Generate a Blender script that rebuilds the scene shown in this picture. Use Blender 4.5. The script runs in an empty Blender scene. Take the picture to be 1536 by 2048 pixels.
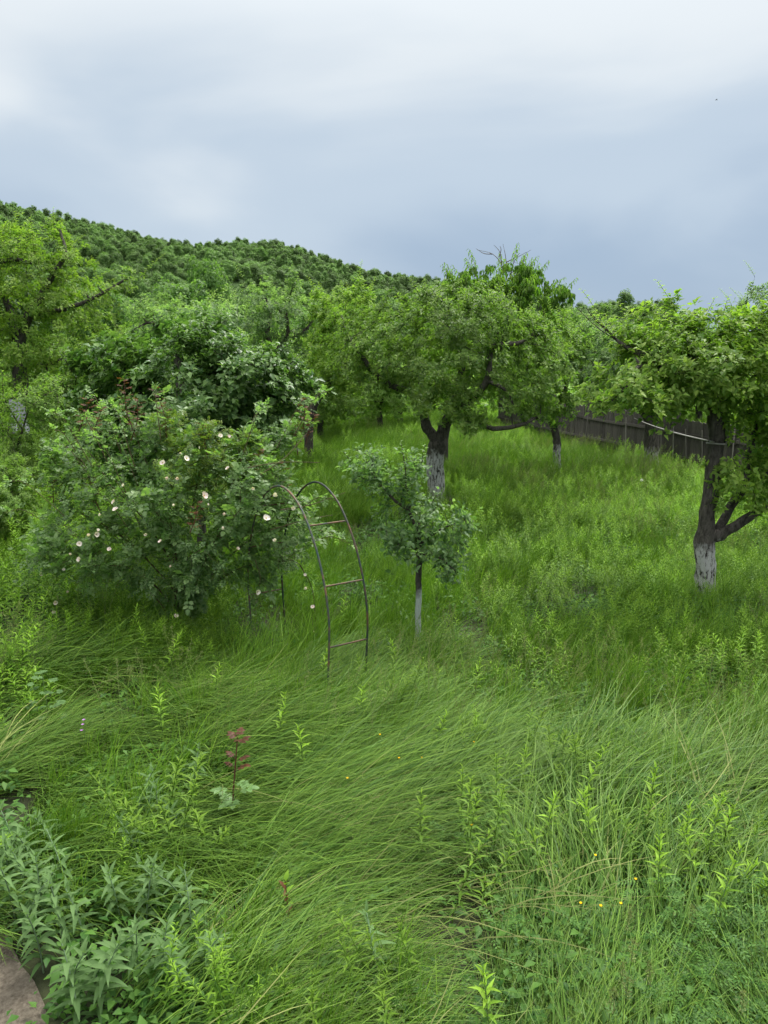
import bpy, math
import numpy as np
from mathutils import Matrix, Vector
from math import radians, pi

rng = np.random.default_rng(7)
S = bpy.context.scene
COL = S.collection

# ------------------------------------------------------------------ camera
CAM_Z = 3.4
PITCH = math.atan(324 / 1547)
cam_d = bpy.data.cameras.new('camera')
cam = bpy.data.objects.new('camera', cam_d)
COL.objects.link(cam)
cam.location = (0, 0, CAM_Z)
cam.rotation_euler = (pi / 2 - PITCH, 0, 0)
cam_d.sensor_fit = 'VERTICAL'
cam_d.angle_y = 2 * math.atan(1024 / 1547)
cam_d.clip_start = 0.05
cam_d.clip_end = 12000
S.camera = cam
S.render.resolution_x, S.render.resolution_y = 768, 1024

# ------------------------------------------------------------------ sky, sun, exposure
SUN_EL, SUN_AZ = radians(58), radians(35)      # azimuth from +Y towards +X
sun_dir = Vector((math.sin(SUN_AZ) * math.cos(SUN_EL), math.cos(SUN_AZ) * math.cos(SUN_EL), math.sin(SUN_EL)))
W = bpy.data.worlds.new('World')
S.world = W
W.use_nodes = True
nt = W.node_tree
nt.nodes.clear()
def N(t, **k):
    n = nt.nodes.new(t)
    for a, b in k.items():
        setattr(n, a, b)
    return n
def LK(a, b):
    nt.links.new(a, b)
out = N('ShaderNodeOutputWorld')
bg = N('ShaderNodeBackground')
LK(bg.outputs[0], out.inputs[0])
sky = N('ShaderNodeTexSky', sky_type='NISHITA', sun_disc=False, sun_elevation=SUN_EL, sun_rotation=SUN_AZ)
tc = N('ShaderNodeTexCoord')
sep = N('ShaderNodeSeparateXYZ')
LK(tc.outputs['Generated'], sep.inputs[0])
mp = N('ShaderNodeMapping')
mp.inputs['Scale'].default_value = (1.6, 1.6, 4.6)
mp.inputs['Location'].default_value = (0.35, 0.1, 0.2)
mp.inputs['Rotation'].default_value = (0.12, 0.14, 0.3)
LK(tc.outputs['Generated'], mp.inputs['Vector'])
nz = N('ShaderNodeTexNoise')
nz.inputs['Scale'].default_value = 1.15
nz.inputs['Detail'].default_value = 5
nz.inputs['Roughness'].default_value = 0.42
nz.inputs['Distortion'].default_value = 0.35
LK(mp.outputs[0], nz.inputs['Vector'])
n0 = N('ShaderNodeMath', operation='SUBTRACT'); n0.inputs[1].default_value = 0.5
LK(nz.outputs['Fac'], n0.inputs[0])
n1 = N('ShaderNodeMath', operation='MULTIPLY_ADD'); n1.inputs[1].default_value = 0.5
LK(n0.outputs[0], n1.inputs[0]); LK(sep.outputs['Z'], n1.inputs[2])
ramp = N('ShaderNodeValToRGB')
ramp.color_ramp.interpolation = 'EASE'
e = ramp.color_ramp.elements
e[0].position = 0.0; e[0].color = (0.42, 0.54, 0.69, 1)
e[1].position = 1.0; e[1].color = (1.0, 1.0, 1.0, 1)
for p, c in ((0.09, (0.40, 0.52, 0.68, 1)), (0.21, (0.58, 0.69, 0.81, 1)), (0.35, (0.87, 0.93, 0.97, 1)), (0.60, (0.97, 0.99, 1.0, 1))):
    el = e.new(p); el.color = c
LK(n1.outputs[0], ramp.inputs[0])
# overcast skies brighten towards the zenith
zen = N('ShaderNodeMapRange', interpolation_type='SMOOTHSTEP')
zen.inputs['From Min'].default_value = 0.3; zen.inputs['From Max'].default_value = 1.0
zen.inputs['To Min'].default_value = 1.0; zen.inputs['To Max'].default_value = 2.9
LK(sep.outputs['Z'], zen.inputs['Value'])
mul = N('ShaderNodeVectorMath', operation='SCALE')
LK(ramp.outputs[0], mul.inputs[0]); LK(zen.outputs[0], mul.inputs['Scale'])
ns = N('ShaderNodeVectorMath', operation='SCALE'); ns.inputs['Scale'].default_value = 0.09
LK(sky.outputs[0], ns.inputs[0])
mx = N('ShaderNodeMix', data_type='RGBA'); mx.inputs[0].default_value = 0.92
LK(ns.outputs[0], mx.inputs[6]); LK(mul.outputs[0], mx.inputs[7])
LK(mx.outputs[2], bg.inputs[0])
bg.inputs[1].default_value = 0.62

sl = bpy.data.lights.new('sun', 'SUN')
sl.energy = 3.0
sl.angle = radians(14)
sl.color = (1.0, 0.97, 0.92)
so = bpy.data.objects.new('sun', sl)
COL.objects.link(so)
so.rotation_euler = sun_dir.to_track_quat('Z', 'Y').to_euler()
so.location = (0, 0, 60)

S.view_settings.view_transform = 'Standard'
S.view_settings.look = 'None'
S.view_settings.exposure = 0.66
S.view_settings.gamma = 1.0
S.view_settings.use_curve_mapping = False
S.render.engine = 'CYCLES'
S.cycles.max_bounces = 6
S.cycles.diffuse_bounces = 5
S.cycles.glossy_bounces = 1
S.cycles.transmission_bounces = 3
S.cycles.transparent_max_bounces = 4
S.cycles.adaptive_threshold = 0.035
W.cycles.sampling_method = 'MANUAL'
W.cycles.sample_map_resolution = 512

# ------------------------------------------------------------------ geometry helpers
F_PX = 1547.0
CP, SP = math.cos(PITCH), math.sin(PITCH)
def at(px, py, Y):
    """world point seen at photo pixel (px, py) at distance Y along the ground axis"""
    u, v = (px - 768) / F_PX, (1024 - py) / F_PX
    d = np.array([u, CP + v * SP, -SP + v * CP])
    return np.array([0, 0, CAM_Z]) + d * (Y / d[1])
def gnd(px, py, z=0.0):
    u, v = (px - 768) / F_PX, (1024 - py) / F_PX
    d = np.array([u, CP + v * SP, -SP + v * CP])
    return np.array([0, 0, CAM_Z]) + d * ((z - CAM_Z) / d[2])
def nrm(a):
    a = np.asarray(a, float)
    return a / np.maximum(np.linalg.norm(a, axis=-1, keepdims=True), 1e-9)

_perm = np.random.default_rng(3).random((64, 64))
def vnoise(x, y, s=1.0, o=0.0):
    """smooth value noise 0..1"""
    x = np.asarray(x, float) / s + 17.3 + o; y = np.asarray(y, float) / s + 5.1 + o * 1.7
    xi, yi = np.floor(x).astype(int), np.floor(y).astype(int)
    fx, fy = x - xi, y - yi
    fx, fy = fx * fx * (3 - 2 * fx), fy * fy * (3 - 2 * fy)
    g = lambda a, b: _perm[a % 64, b % 64]
    return (g(xi, yi) * (1 - fx) + g(xi + 1, yi) * fx) * (1 - fy) + (g(xi, yi + 1) * (1 - fx) + g(xi + 1, yi + 1) * fx) * fy
def ground_z(x, y):
    return (vnoise(x, y, 3.1) - 0.5) * 0.16 + (vnoise(x, y, 9.0, 4) - 0.5) * 0.2

def mesh(name, V, F, mat, tint=None, smooth=True):
    """V (n,3); F list of (m,k) index arrays"""
    V = np.asarray(V, np.float32).reshape(-1, 3)
    F = [np.asarray(f, np.int32) for f in (F if isinstance(F, list) else [F]) if len(f)]
    me = bpy.data.meshes.new(name)
    me.vertices.add(len(V)); me.vertices.foreach_set('co', V.ravel())
    nl = sum(f.size for f in F); npoly = sum(len(f) for f in F)
    me.loops.add(nl); me.polygons.add(npoly)
    me.loops.foreach_set('vertex_index', np.concatenate([f.ravel() for f in F]))
    tot = np.concatenate([np.full(len(f), f.shape[1], np.int32) for f in F])
    me.polygons.foreach_set('loop_start', np.concatenate([[0], np.cumsum(tot)[:-1]]).astype(np.int32))
    me.polygons.foreach_set('use_smooth', np.full(npoly, smooth, bool))
    if tint is not None:
        a = me.attributes.new('tint', 'FLOAT', 'POINT')
        a.data.foreach_set('value', np.asarray(tint, np.float32))
    me.materials.append(mat)
    me.update(calc_edges=True)
    return me

class MB:
    """collects pieces of one mesh"""
    def __init__(s): s.V, s.F3, s.F4, s.T, s.n = [], [], [], [], 0
    def add(s, V, F, tint=0.5):
        V = np.asarray(V, float).reshape(-1, 3); F = np.asarray(F, np.int32)
        if not len(V) or not len(F): return
        (s.F3 if F.shape[1] == 3 else s.F4).append(F + s.n)
        s.V.append(V); s.T.append(np.broadcast_to(np.asarray(tint, float), (len(V),)))
        s.n += len(V)
    def data(s, name, mat, smooth=True):
        F = []
        if s.F3: F.append(np.concatenate(s.F3))
        if s.F4: F.append(np.concatenate(s.F4))
        return mesh(name, np.concatenate(s.V), F, mat, np.concatenate(s.T), smooth)
    def obj(s, name, mat, parent=None, smooth=True): return link(name, s.data(name, mat, smooth), parent)

def link(name, data, parent=None):
    o = bpy.data.objects.new(name, data)
    COL.objects.link(o)
    if parent: o.parent = parent
    return o
def tag(o, label=None, cat=None, group=None, kind=None):
    if label: o['label'] = label
    if cat: o['category'] = cat
    if group: o['group'] = group
    if kind: o['kind'] = kind
    return o
def thing(name, label, cat, loc=(0, 0, 0), group=None, rz=0.0, sc=1.0):
    o = link(name, None)
    o.empty_display_size = 0.1
    o.location = loc; o.rotation_euler = (0, 0, rz); o.scale = (sc, sc, sc)
    return tag(o, label, cat, group)

def tube(P, R, k=6, cap=True, lump=0.0, rg=rng):
    """tube along points P with radii R"""
    P = np.asarray(P, float); n = len(P)
    R = np.broadcast_to(np.asarray(R, float), (n,))
    T = nrm(np.gradient(P, axis=0))
    ref = np.array([1.0, 0, 0]) if abs(T[0][0]) < 0.8 else np.array([0, 1.0, 0])
    u = nrm(np.cross(T[0], ref)); U = [u]
    for i in range(1, n):
        u = nrm(u - T[i] * np.dot(u, T[i])); U.append(u)
    U = np.array(U); B = np.cross(T, U)
    a = np.arange(k) * 2 * pi / k
    rr = R[:, None] * (1 + (lump * rg.standard_normal((n, k)) if lump else 0))
    V = P[:, None, :] + rr[..., None] * (np.cos(a)[None, :, None] * U[:, None, :] + np.sin(a)[None, :, None] * B[:, None, :])
    i = np.arange(n - 1)[:, None] * k; j = np.arange(k)[None, :]; j2 = (j + 1) % k
    Fq = np.stack([i + j, i + j2, i + k + j2, i + k + j], -1).reshape(-1, 4)
    return V.reshape(-1, 3), Fq
def smooth_path(P, n, R=None):
    """Catmull-Rom through P, n points per span"""
    P = np.asarray(P, float)
    Q = np.vstack([2 * P[0] - P[1], P, 2 * P[-1] - P[-2]])
    o = []
    for i in range(1, len(Q) - 2):
        t = np.linspace(0, 1, n, endpoint=False)[:, None]
        a, b, c, d = Q[i - 1], Q[i], Q[i + 1], Q[i + 2]
        o.append(0.5 * (2 * b + (c - a) * t + (2 * a - 5 * b + 4 * c - d) * t ** 2 + (3 * b - a - 3 * c + d) * t ** 3))
    o = np.vstack(o + [P[-1:]])
    if R is None: return o
    return o, np.interp(np.linspace(0, len(P) - 1, len(o)), np.arange(len(P)), R)
def box(c, s, ax=None):
    """box with centre c, full size s, axes ax (3x3 rows)"""
    h = np.array(s) / 2
    V = np.array([[x, y, z] for x in (-1, 1) for y in (-1, 1) for z in (-1, 1)]) * h
    if ax is not None: V = V @ np.asarray(ax)
    F = [[0, 1, 3, 2], [4, 6, 7, 5], [0, 4, 5, 1], [2, 3, 7, 6], [0, 2, 6, 4], [1, 5, 7, 3]]
    return V + np.asarray(c), np.array(F)

T5 = np.array([[0, 0, 0], [.45, .5, 1], [.45, -.5, 1], [.45, 0, 0], [1, 0, -1]])
F5 = np.array([[0, 3, 1], [0, 2, 3], [1, 3, 4], [2, 4, 3]])
T8 = np.array([[0, 0, 0], [.3, .43, .8], [.3, -.43, .8], [.3, 0, .15], [.66, .38, .4], [.66, -.38, .4], [.66, 0, -.1], [1, 0, -1]])
F8 = np.array([[0, 3, 1], [0, 2, 3], [1, 3, 6], [1, 6, 4], [2, 5, 6], [2, 6, 3], [4, 6, 7], [5, 7, 6]])
def leaves(P, D, Nn, L, Wd, fold=0.12, droop=0.18, hi=False):
    """leaf blades at P, along D, facing Nn"""
    P = np.asarray(P, float); n = len(P)
    T, F = (T8, F8) if hi else (T5, F5)
    D = nrm(D); B = nrm(np.cross(Nn, D)); Nn = np.cross(D, B)
    L = np.broadcast_to(np.asarray(L, float), (n,)); Wd = np.broadcast_to(np.asarray(Wd, float), (n,))
    fo = np.where(T[:, 2] > 0, T[:, 2] * fold, T[:, 2] * droop)
    V = (P[:, None] + D[:, None] * (T[:, 0][None, :, None] * L[:, None, None]) + B[:, None] * (T[:, 1][None, :, None] * Wd[:, None, None])
         + Nn[:, None] * (fo[None, :, None] * L[:, None, None]))
    Fa = F[None] + (np.arange(n) * len(T))[:, None, None]
    return V.reshape(-1, 3), Fa.reshape(-1, 3), len(T)
def rand_dir(n, rg=rng):
    return nrm(rg.standard_normal((n, 3)))

# ------------------------------------------------------------------ materials
def new_mat(name):
    m = bpy.data.materials.new(name); m.use_nodes = True
    m.node_tree.nodes.clear()
    return m, m.node_tree.nodes, m.node_tree.links
def leaf_mat(name, a, b, trans=0.42, rough=0.5, back=1.25, var=0.25, scale=0.5, spec=0.18):
    """a..b: leaf colours picked by the per-leaf tint; var: hue and value change between plants"""
    m, nd, lk = new_mat(name)
    o = nd.new('ShaderNodeOutputMaterial')
    at_ = nd.new('ShaderNodeAttribute'); at_.attribute_name = 'tint'
    mixc = nd.new('ShaderNodeMix'); mixc.data_type = 'RGBA'
    mixc.inputs[6].default_value = (*a, 1); mixc.inputs[7].default_value = (*b, 1)
    lk.new(at_.outputs['Fac'], mixc.inputs[0])
    geo = nd.new('ShaderNodeNewGeometry')
    noi = nd.new('ShaderNodeTexNoise'); noi.inputs['Scale'].default_value = scale; noi.inputs['Detail'].default_value = 1
    lk.new(geo.outputs['Position'], noi.inputs['Vector'])
    oi = nd.new('ShaderNodeObjectInfo')
    ad = nd.new('ShaderNodeMath'); ad.operation = 'ADD'
    lk.new(noi.outputs['Fac'], ad.inputs[0]); lk.new(oi.outputs['Random'], ad.inputs[1])
    mr = nd.new('ShaderNodeMapRange'); mr.inputs['From Min'].default_value = 0.3; mr.inputs['From Max'].default_value = 1.7
    mr.inputs['To Min'].default_value = 1 - var; mr.inputs['To Max'].default_value = 1 + var
    lk.new(ad.outputs[0], mr.inputs['Value'])
    bf = nd.new('ShaderNodeMath'); bf.operation = 'MULTIPLY_ADD'; bf.inputs[1].default_value = back - 1; bf.inputs[2].default_value = 1
    lk.new(geo.outputs['Backfacing'], bf.inputs[0])
    mm = nd.new('ShaderNodeMath'); mm.operation = 'MULTIPLY'
    lk.new(mr.outputs[0], mm.inputs[0]); lk.new(bf.outputs[0], mm.inputs[1])
    sc = nd.new('ShaderNodeVectorMath'); sc.operation = 'SCALE'
    lk.new(mixc.outputs[2], sc.inputs[0]); lk.new(mm.outputs[0], sc.inputs['Scale'])
    pb = nd.new('ShaderNodeBsdfPrincipled')
    pb.inputs['Roughness'].default_value = rough
    pb.inputs['Specular IOR Level'].default_value = spec
    lk.new(sc.outputs[0], pb.inputs['Base Color'])
    tr = nd.new('ShaderNodeBsdfTranslucent')
    ty = nd.new('ShaderNodeMix'); ty.data_type = 'RGBA'; ty.blend_type = 'MULTIPLY'; ty.inputs[0].default_value = 1
    ty.inputs[7].default_value = (1.1, 1.3, 0.5, 1)
    lk.new(sc.outputs[0], ty.inputs[6]); lk.new(ty.outputs[2], tr.inputs['Color'])
    ms = nd.new('ShaderNodeMixShader'); ms.inputs[0].default_value = trans
    lk.new(pb.outputs[0], ms.inputs[1]); lk.new(tr.outputs[0], ms.inputs[2])
    lk.new(ms.outputs[0], o.inputs[0])
    return m
def rough_mat(name, a, b, scale=20, rough=0.85, bump=0.4, dist=0.01, stretch=(1, 1, 1), detail=6, c=None):
    m, nd, lk = new_mat(name)
    o = nd.new('ShaderNodeOutputMaterial'); pb = nd.new('ShaderNodeBsdfPrincipled')
    t = nd.new('ShaderNodeTexCoord'); mp_ = nd.new('ShaderNodeMapping'); mp_.inputs['Scale'].default_value = stretch
    lk.new(t.outputs['Object'], mp_.inputs[0])
    n = nd.new('ShaderNodeTexNoise'); n.inputs['Scale'].default_value = scale; n.inputs['Detail'].default_value = detail; n.inputs['Roughness'].default_value = 0.65
    lk.new(mp_.outputs[0], n.inputs['Vector'])
    r = nd.new('ShaderNodeValToRGB'); r.color_ramp.elements[0].position = 0.32; r.color_ramp.elements[1].position = 0.68
    r.color_ramp.elements[0].color = (*a, 1); r.color_ramp.elements[1].color = (*b, 1)
    if c:
        el = r.color_ramp.elements.new(0.5); el.color = (*c, 1)
    lk.new(n.outputs['Fac'], r.inputs[0])
    oi = nd.new('ShaderNodeObjectInfo')
    mr = nd.new('ShaderNodeMapRange'); mr.inputs['To Min'].default_value = 0.72; mr.inputs['To Max'].default_value = 1.28
    lk.new(oi.outputs['Random'], mr.inputs['Value'])
    sc = nd.new('ShaderNodeVectorMath'); sc.operation = 'SCALE'
    lk.new(r.outputs[0], sc.inputs[0]); lk.new(mr.outputs[0], sc.inputs['Scale'])
    lk.new(sc.outputs[0], pb.inputs['Base Color']); pb.inputs['Roughness'].default_value = rough
    pb.inputs['Specular IOR Level'].default_value = 0.25
    b_ = nd.new('ShaderNodeBump'); b_.inputs['Strength'].default_value = bump; b_.inputs['Distance'].default_value = dist
    lk.new(n.outputs['Fac'], b_.inputs['Height']); lk.new(b_.outputs[0], pb.inputs['Normal'])
    lk.new(pb.outputs[0], o.inputs[0])
    return m
def bark_mat(name, wash=0.0, dark=(0.028, 0.025, 0.021), light=(0.125, 0.112, 0.095), white=(0.38, 0.38, 0.36), cover=0.5):
    """rough furrowed bark; limewash brushed on up to height `wash` above the soil, worn in patches"""
    m, nd, lk = new_mat(name)
    o = nd.new('ShaderNodeOutputMaterial'); pb = nd.new('ShaderNodeBsdfPrincipled')
    t = nd.new('ShaderNodeTexCoord'); mp_ = nd.new('ShaderNodeMapping'); mp_.inputs['Scale'].default_value = (1, 1, 0.3)
    lk.new(t.outputs['Object'], mp_.inputs[0])
    n = nd.new('ShaderNodeTexNoise'); n.inputs['Scale'].default_value = 26; n.inputs['Detail'].default_value = 7; n.inputs['Roughness'].default_value = 0.7
    lk.new(mp_.outputs[0], n.inputs['Vector'])
    r = nd.new('ShaderNodeValToRGB'); r.color_ramp.elements[0].position = 0.35; r.color_ramp.elements[1].position = 0.7
    r.color_ramp.elements[0].color = (*dark, 1); r.color_ramp.elements[1].color = (*light, 1)
    lk.new(n.outputs['Fac'], r.inputs[0])
    col = r.outputs[0]
    if wash > 0:
        s = nd.new('ShaderNodeSeparateXYZ'); lk.new(t.outputs['Object'], s.inputs[0])
        n2 = nd.new('ShaderNodeTexNoise'); n2.inputs['Scale'].default_value = 9; n2.inputs['Detail'].default_value = 5
        lk.new(t.outputs['Object'], n2.inputs['Vector'])
        a = nd.new('ShaderNodeMath'); a.operation = 'MULTIPLY_ADD'; a.inputs[1].default_value = 0.5
        lk.new(n2.outputs['Fac'], a.inputs[0]); lk.new(s.outputs['Z'], a.inputs[2])
        mr = nd.new('ShaderNodeMapRange'); mr.inputs['From Min'].default_value = wash + 0.30; mr.inputs['From Max'].default_value = wash + 0.16
        lk.new(a.outputs[0], mr.inputs['Value'])
        mr2 = nd.new('ShaderNodeMapRange'); mr2.inputs['From Min'].default_value = 0.62 - cover * 0.35; mr2.inputs['From Max'].default_value = 0.72 - cover * 0.35
        lk.new(n.outputs['Fac'], mr2.inputs['Value'])
        mu = nd.new('ShaderNodeMath'); mu.operation = 'MULTIPLY'
        lk.new(mr.outputs[0], mu.inputs[0]); lk.new(mr2.outputs[0], mu.inputs[1])
        mc = nd.new('ShaderNodeMix'); mc.data_type = 'RGBA'; mc.inputs[7].default_value = (*white, 1)
        lk.new(mu.outputs[0], mc.inputs[0]); lk.new(col, mc.inputs[6]); col = mc.outputs[2]
    lk.new(col, pb.inputs['Base Color']); pb.inputs['Roughness'].default_value = 0.9
    pb.inputs['Specular IOR Level'].default_value = 0.2
    b_ = nd.new('ShaderNodeBump'); b_.inputs['Strength'].default_value = 0.8; b_.inputs['Distance'].default_value = 0.02
    lk.new(n.outputs['Fac'], b_.inputs['Height']); lk.new(b_.outputs[0], pb.inputs['Normal'])
    lk.new(pb.outputs[0], o.inputs[0])
    return m
def plain(name, c, rough=0.6):
    return rough_mat(name, tuple(x * 0.85 for x in c), c, 40, rough, 0.1, 0.002)

M = {}
M['soil'] = rough_mat('soil', (0.018, 0.022, 0.010), (0.035, 0.042, 0.016), 6, 0.95, 0.5, 0.05)
M['path'] = rough_mat('path_dirt', (0.062, 0.050, 0.036), (0.155, 0.132, 0.100), 38, 0.95, 0.6, 0.02)
M['hill'] = rough_mat('hill_soil', (0.035, 0.07, 0.02), (0.06, 0.11, 0.03), 0.2, 0.95, 0.2, 0.1)
M['apple'] = leaf_mat('apple_leaf', (0.098, 0.195, 0.042), (0.255, 0.365, 0.090), back=1.3)
M['apple_l'] = leaf_mat('young_apple_leaf', (0.115, 0.220, 0.040), (0.285, 0.395, 0.080), back=1.25)
M['apple_g'] = leaf_mat('greyish_apple_leaf', (0.085, 0.160, 0.060), (0.245, 0.335, 0.150), back=1.6)
M['sapling'] = leaf_mat('young_tree_leaf', (0.080, 0.160, 0.060), (0.220, 0.325, 0.140), back=1.6, rough=0.42)
M['shrub'] = leaf_mat('glossy_shrub_leaf', (0.066, 0.155, 0.040), (0.195, 0.320, 0.085), rough=0.42, spec=0.35, trans=0.3)
M['cherry'] = leaf_mat('drooping_cherry_leaf', (0.055, 0.13, 0.022), (0.165, 0.27, 0.045), rough=0.4)
M['forest'] = leaf_mat('forest_leaf', (0.070, 0.148, 0.044), (0.170, 0.275, 0.072), var=0.55, scale=0.03, trans=0.25)
M['foot'] = leaf_mat('woodland_leaf', (0.06, 0.135, 0.036), (0.165, 0.275, 0.075), var=0.35, scale=0.1)
M['rose'] = leaf_mat('rose_leaf', (0.080, 0.165, 0.048), (0.225, 0.335, 0.120), rough=0.45, back=1.4, spec=0.35)
M['rose_y'] = leaf_mat('young_rose_leaf', (0.085, 0.15, 0.03), (0.20, 0.26, 0.05))
M['rose_r'] = leaf_mat('red_rose_leaf', (0.075, 0.032, 0.018), (0.16, 0.070, 0.030), trans=0.3)
M['grass'] = leaf_mat('lodged_grass_blade', (0.022, 0.072, 0.007), (0.146, 0.240, 0.034), trans=0.16, scale=0.9, var=0.25)
M['grass2'] = leaf_mat('meadow_grass_blade', (0.042, 0.118, 0.011), (0.190, 0.315, 0.036), trans=0.25, scale=0.5, var=0.3)
M['weed'] = leaf_mat('meadow_weed_leaf', (0.055, 0.145, 0.013), (0.230, 0.375, 0.038), trans=0.35, scale=0.35, var=0.3)
M['herb'] = leaf_mat('broad_herb_leaf', (0.032, 0.095, 0.016), (0.110, 0.225, 0.042), scale=0.8)
M['mint'] = leaf_mat('woolly_mint_leaf', (0.058, 0.122, 0.036), (0.130, 0.215, 0.080), rough=0.75, back=1.2, var=0.15, spec=0.15)
M['mallow'] = leaf_mat('mallow_leaf', (0.06, 0.12, 0.04), (0.12, 0.20, 0.075), rough=0.7)
M['seed'] = leaf_mat('grass_seed_head', (0.12, 0.155, 0.055), (0.23, 0.25, 0.11), trans=0.3, rough=0.8)
M['straw'] = leaf_mat('dry_straw', (0.10, 0.125, 0.035), (0.21, 0.225, 0.075), trans=0.15, rough=0.7)
M['stem'] = plain('green_stem', (0.10, 0.17, 0.045))
M['stem_r'] = plain('red_stem', (0.085, 0.030, 0.022))
M['bark'] = bark_mat('bark')
M['twig'] = rough_mat('twig_bark', (0.025, 0.021, 0.017), (0.075, 0.062, 0.05), 60)
M['deadwood'] = rough_mat('dead_twig', (0.07, 0.06, 0.05), (0.15, 0.13, 0.11), 60)
M['cane'] = rough_mat('rose_cane', (0.06, 0.05, 0.025), (0.13, 0.10, 0.05), 30)
M['petal'] = leaf_mat('pale_pink_petal', (0.74, 0.59, 0.56), (0.80, 0.73, 0.68), trans=0.25, var=0.08, back=1.0)
M['stamen'] = plain('rose_stamen', (0.60, 0.42, 0.10))
M['yellow'] = leaf_mat('buttercup_petal', (0.75, 0.45, 0.01), (0.85, 0.58, 0.02), trans=0.2, var=0.1)
M['purple'] = leaf_mat('purple_petal', (0.22, 0.10, 0.28), (0.36, 0.18, 0.42), trans=0.2)
M['white'] = plain('white_fluff', (0.75, 0.75, 0.72), 0.9)
M['wood'] = rough_mat('weathered_plank', (0.040, 0.036, 0.031), (0.120, 0.109, 0.096), 14, 0.9, 0.5, 0.004, (6, 6, 0.5))
M['gap_light'] = rough_mat('pale_gap_light', (0.15, 0.14, 0.12), (0.26, 0.24, 0.21), 14, 0.9, 0.3, 0.004, (6, 6, 0.5))  # pale colour standing in for light showing between the planks
M['rope'] = plain('pale_rope', (0.38, 0.37, 0.34), 0.9)
M['iron'] = rough_mat('painted_rusty_iron', (0.020, 0.050, 0.046), (0.17, 0.085, 0.040), 7, 0.55, 0.3, 0.002, c=(0.055, 0.060, 0.045))
M['rust'] = rough_mat('rusty_iron', (0.040, 0.06, 0.052), (0.16, 0.090, 0.048), 9, 0.65, 0.3, 0.002, c=(0.11, 0.075, 0.045))
M['tarp'] = rough_mat('grey_sheet', (0.15, 0.16, 0.17), (0.24, 0.25, 0.26), 5, 0.6, 0.3, 0.02)
M['bird'] = plain('bird_feather', (0.05, 0.05, 0.055))

# ------------------------------------------------------------------ ground
def build_ground():
    near = np.concatenate([-np.geomspace(6000, 45, 22), np.arange(-40, 40.01, 0.8), np.geomspace(45, 6000, 22)])
    ys = np.concatenate([-np.geomspace(6000, 12, 14), np.arange(-8, 60.01, 0.8), np.geomspace(66, 9000, 24)])
    X, Y = np.meshgrid(near, ys)
    fade = np.clip((60 - np.maximum(abs(X), abs(Y))) / 20, 0, 1)
    Z = ground_z(X, Y) * fade
    V = np.stack([X, Y, Z], -1).reshape(-1, 3)
    w, h = len(near), len(ys)
    i = np.arange(h - 1)[:, None] * w + np.arange(w - 1)[None]
    Fq = np.stack([i, i + 1, i + w + 1, i + w], -1).reshape(-1, 4)
    o = link('ground', mesh('ground', V, Fq, M['soil']))
    tag(o, 'dark soil under the orchard grass reaching to the horizon', 'ground', kind='structure')
build_ground()

PATH_EDGE = [gnd(-170, 1815), gnd(-5, 1878), gnd(34, 1928), gnd(72, 1990), gnd(100, 2060), gnd(150, 2200)]
def in_path(x, y):
    ey = np.array([p[1] for p in PATH_EDGE])[::-1]; ex = np.array([p[0] for p in PATH_EDGE])[::-1]
    return (y < PATH_EDGE[0][1]) & (x < np.interp(y, ey, ex))
def build_path():
    ey = np.linspace(PATH_EDGE[0][1], 1.2, 60)
    yy = np.array([p[1] for p in PATH_EDGE])[::-1]; xx = np.array([p[0] for p in PATH_EDGE])[::-1]
    ex = np.interp(ey, yy, xx) + (vnoise(ey, ey * 0, 0.13) - 0.5) * 0.08
    k = 40
    s = np.linspace(0, 1, k)
    X = -6 + (ex[:, None] + 6) * s[None] ** 0.6; Y = np.repeat(ey[:, None], k, 1)
    Z = ground_z(X, Y) + 0.012 + (vnoise(X, Y, 0.11) - 0.5) * 0.025
    i = np.arange(59)[:, None] * k + np.arange(k - 1)[None]
    Fq = np.stack([i, i + k, i + k + 1, i + 1], -1).reshape(-1, 4)
    o = link('path', mesh('path', np.stack([X, Y, Z], -1), Fq, M['path']))
    tag(o, 'bare grey-brown trodden dirt path at the lower left corner', 'path', kind='structure')
build_path()

# ------------------------------------------------------------------ wooded hill
RIDGE_Y = 330.0
rp = [(-1400, 300), (-600, 300), (-300, 335), (0, 402), (150, 436), (300, 470), (375, 486), (480, 478), (560, 488), (640, 512), (760, 545), (880, 566), (1000, 600), (1150, 655), (1300, 690), (1536, 712), (2200, 715)]
rx = np.array([at(a, b, RIDGE_Y)[0] for a, b in rp]); rz = np.array([at(a, b, RIDGE_Y)[2] for a, b in rp]) - 3.4
def hill_z(x, y):
    top = np.interp(x, rx, rz)
    t = np.clip((y - 105) / (RIDGE_Y - 105), 0, 1)
    t = np.where(y > RIDGE_Y, 1 - np.clip((y - RIDGE_Y) / 400, 0, 1) * 0.4, t ** 0.95)
    n = (vnoise(x, y, 42, 2) - 0.5) * 13 + (vnoise(x, y, 18, 9) - 0.5) * 5
    edge = np.clip((y - 105) / 60, 0, 1) * np.clip((RIDGE_Y + 10 - y) / 90, 0.0, 1)
    return top * t + n * edge * np.clip(top / 20, 0, 1) - 0.6
def build_hill():
    xs = np.linspace(-420, 420, 85); ys = np.linspace(100, 720, 63)
    X, Y = np.meshgrid(xs, ys); Z = hill_z(X, Y)
    i = np.arange(62)[:, None] * 85 + np.arange(84)[None]
    Fq = np.stack([i, i + 1, i + 86, i + 85], -1).reshape(-1, 4)
    o = link('hill', mesh('hill', np.stack([X, Y, Z], -1), Fq, M['hill']))
    tag(o, 'long hill behind the orchard falling away to the right', 'hill', kind='structure')
build_hill()

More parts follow.
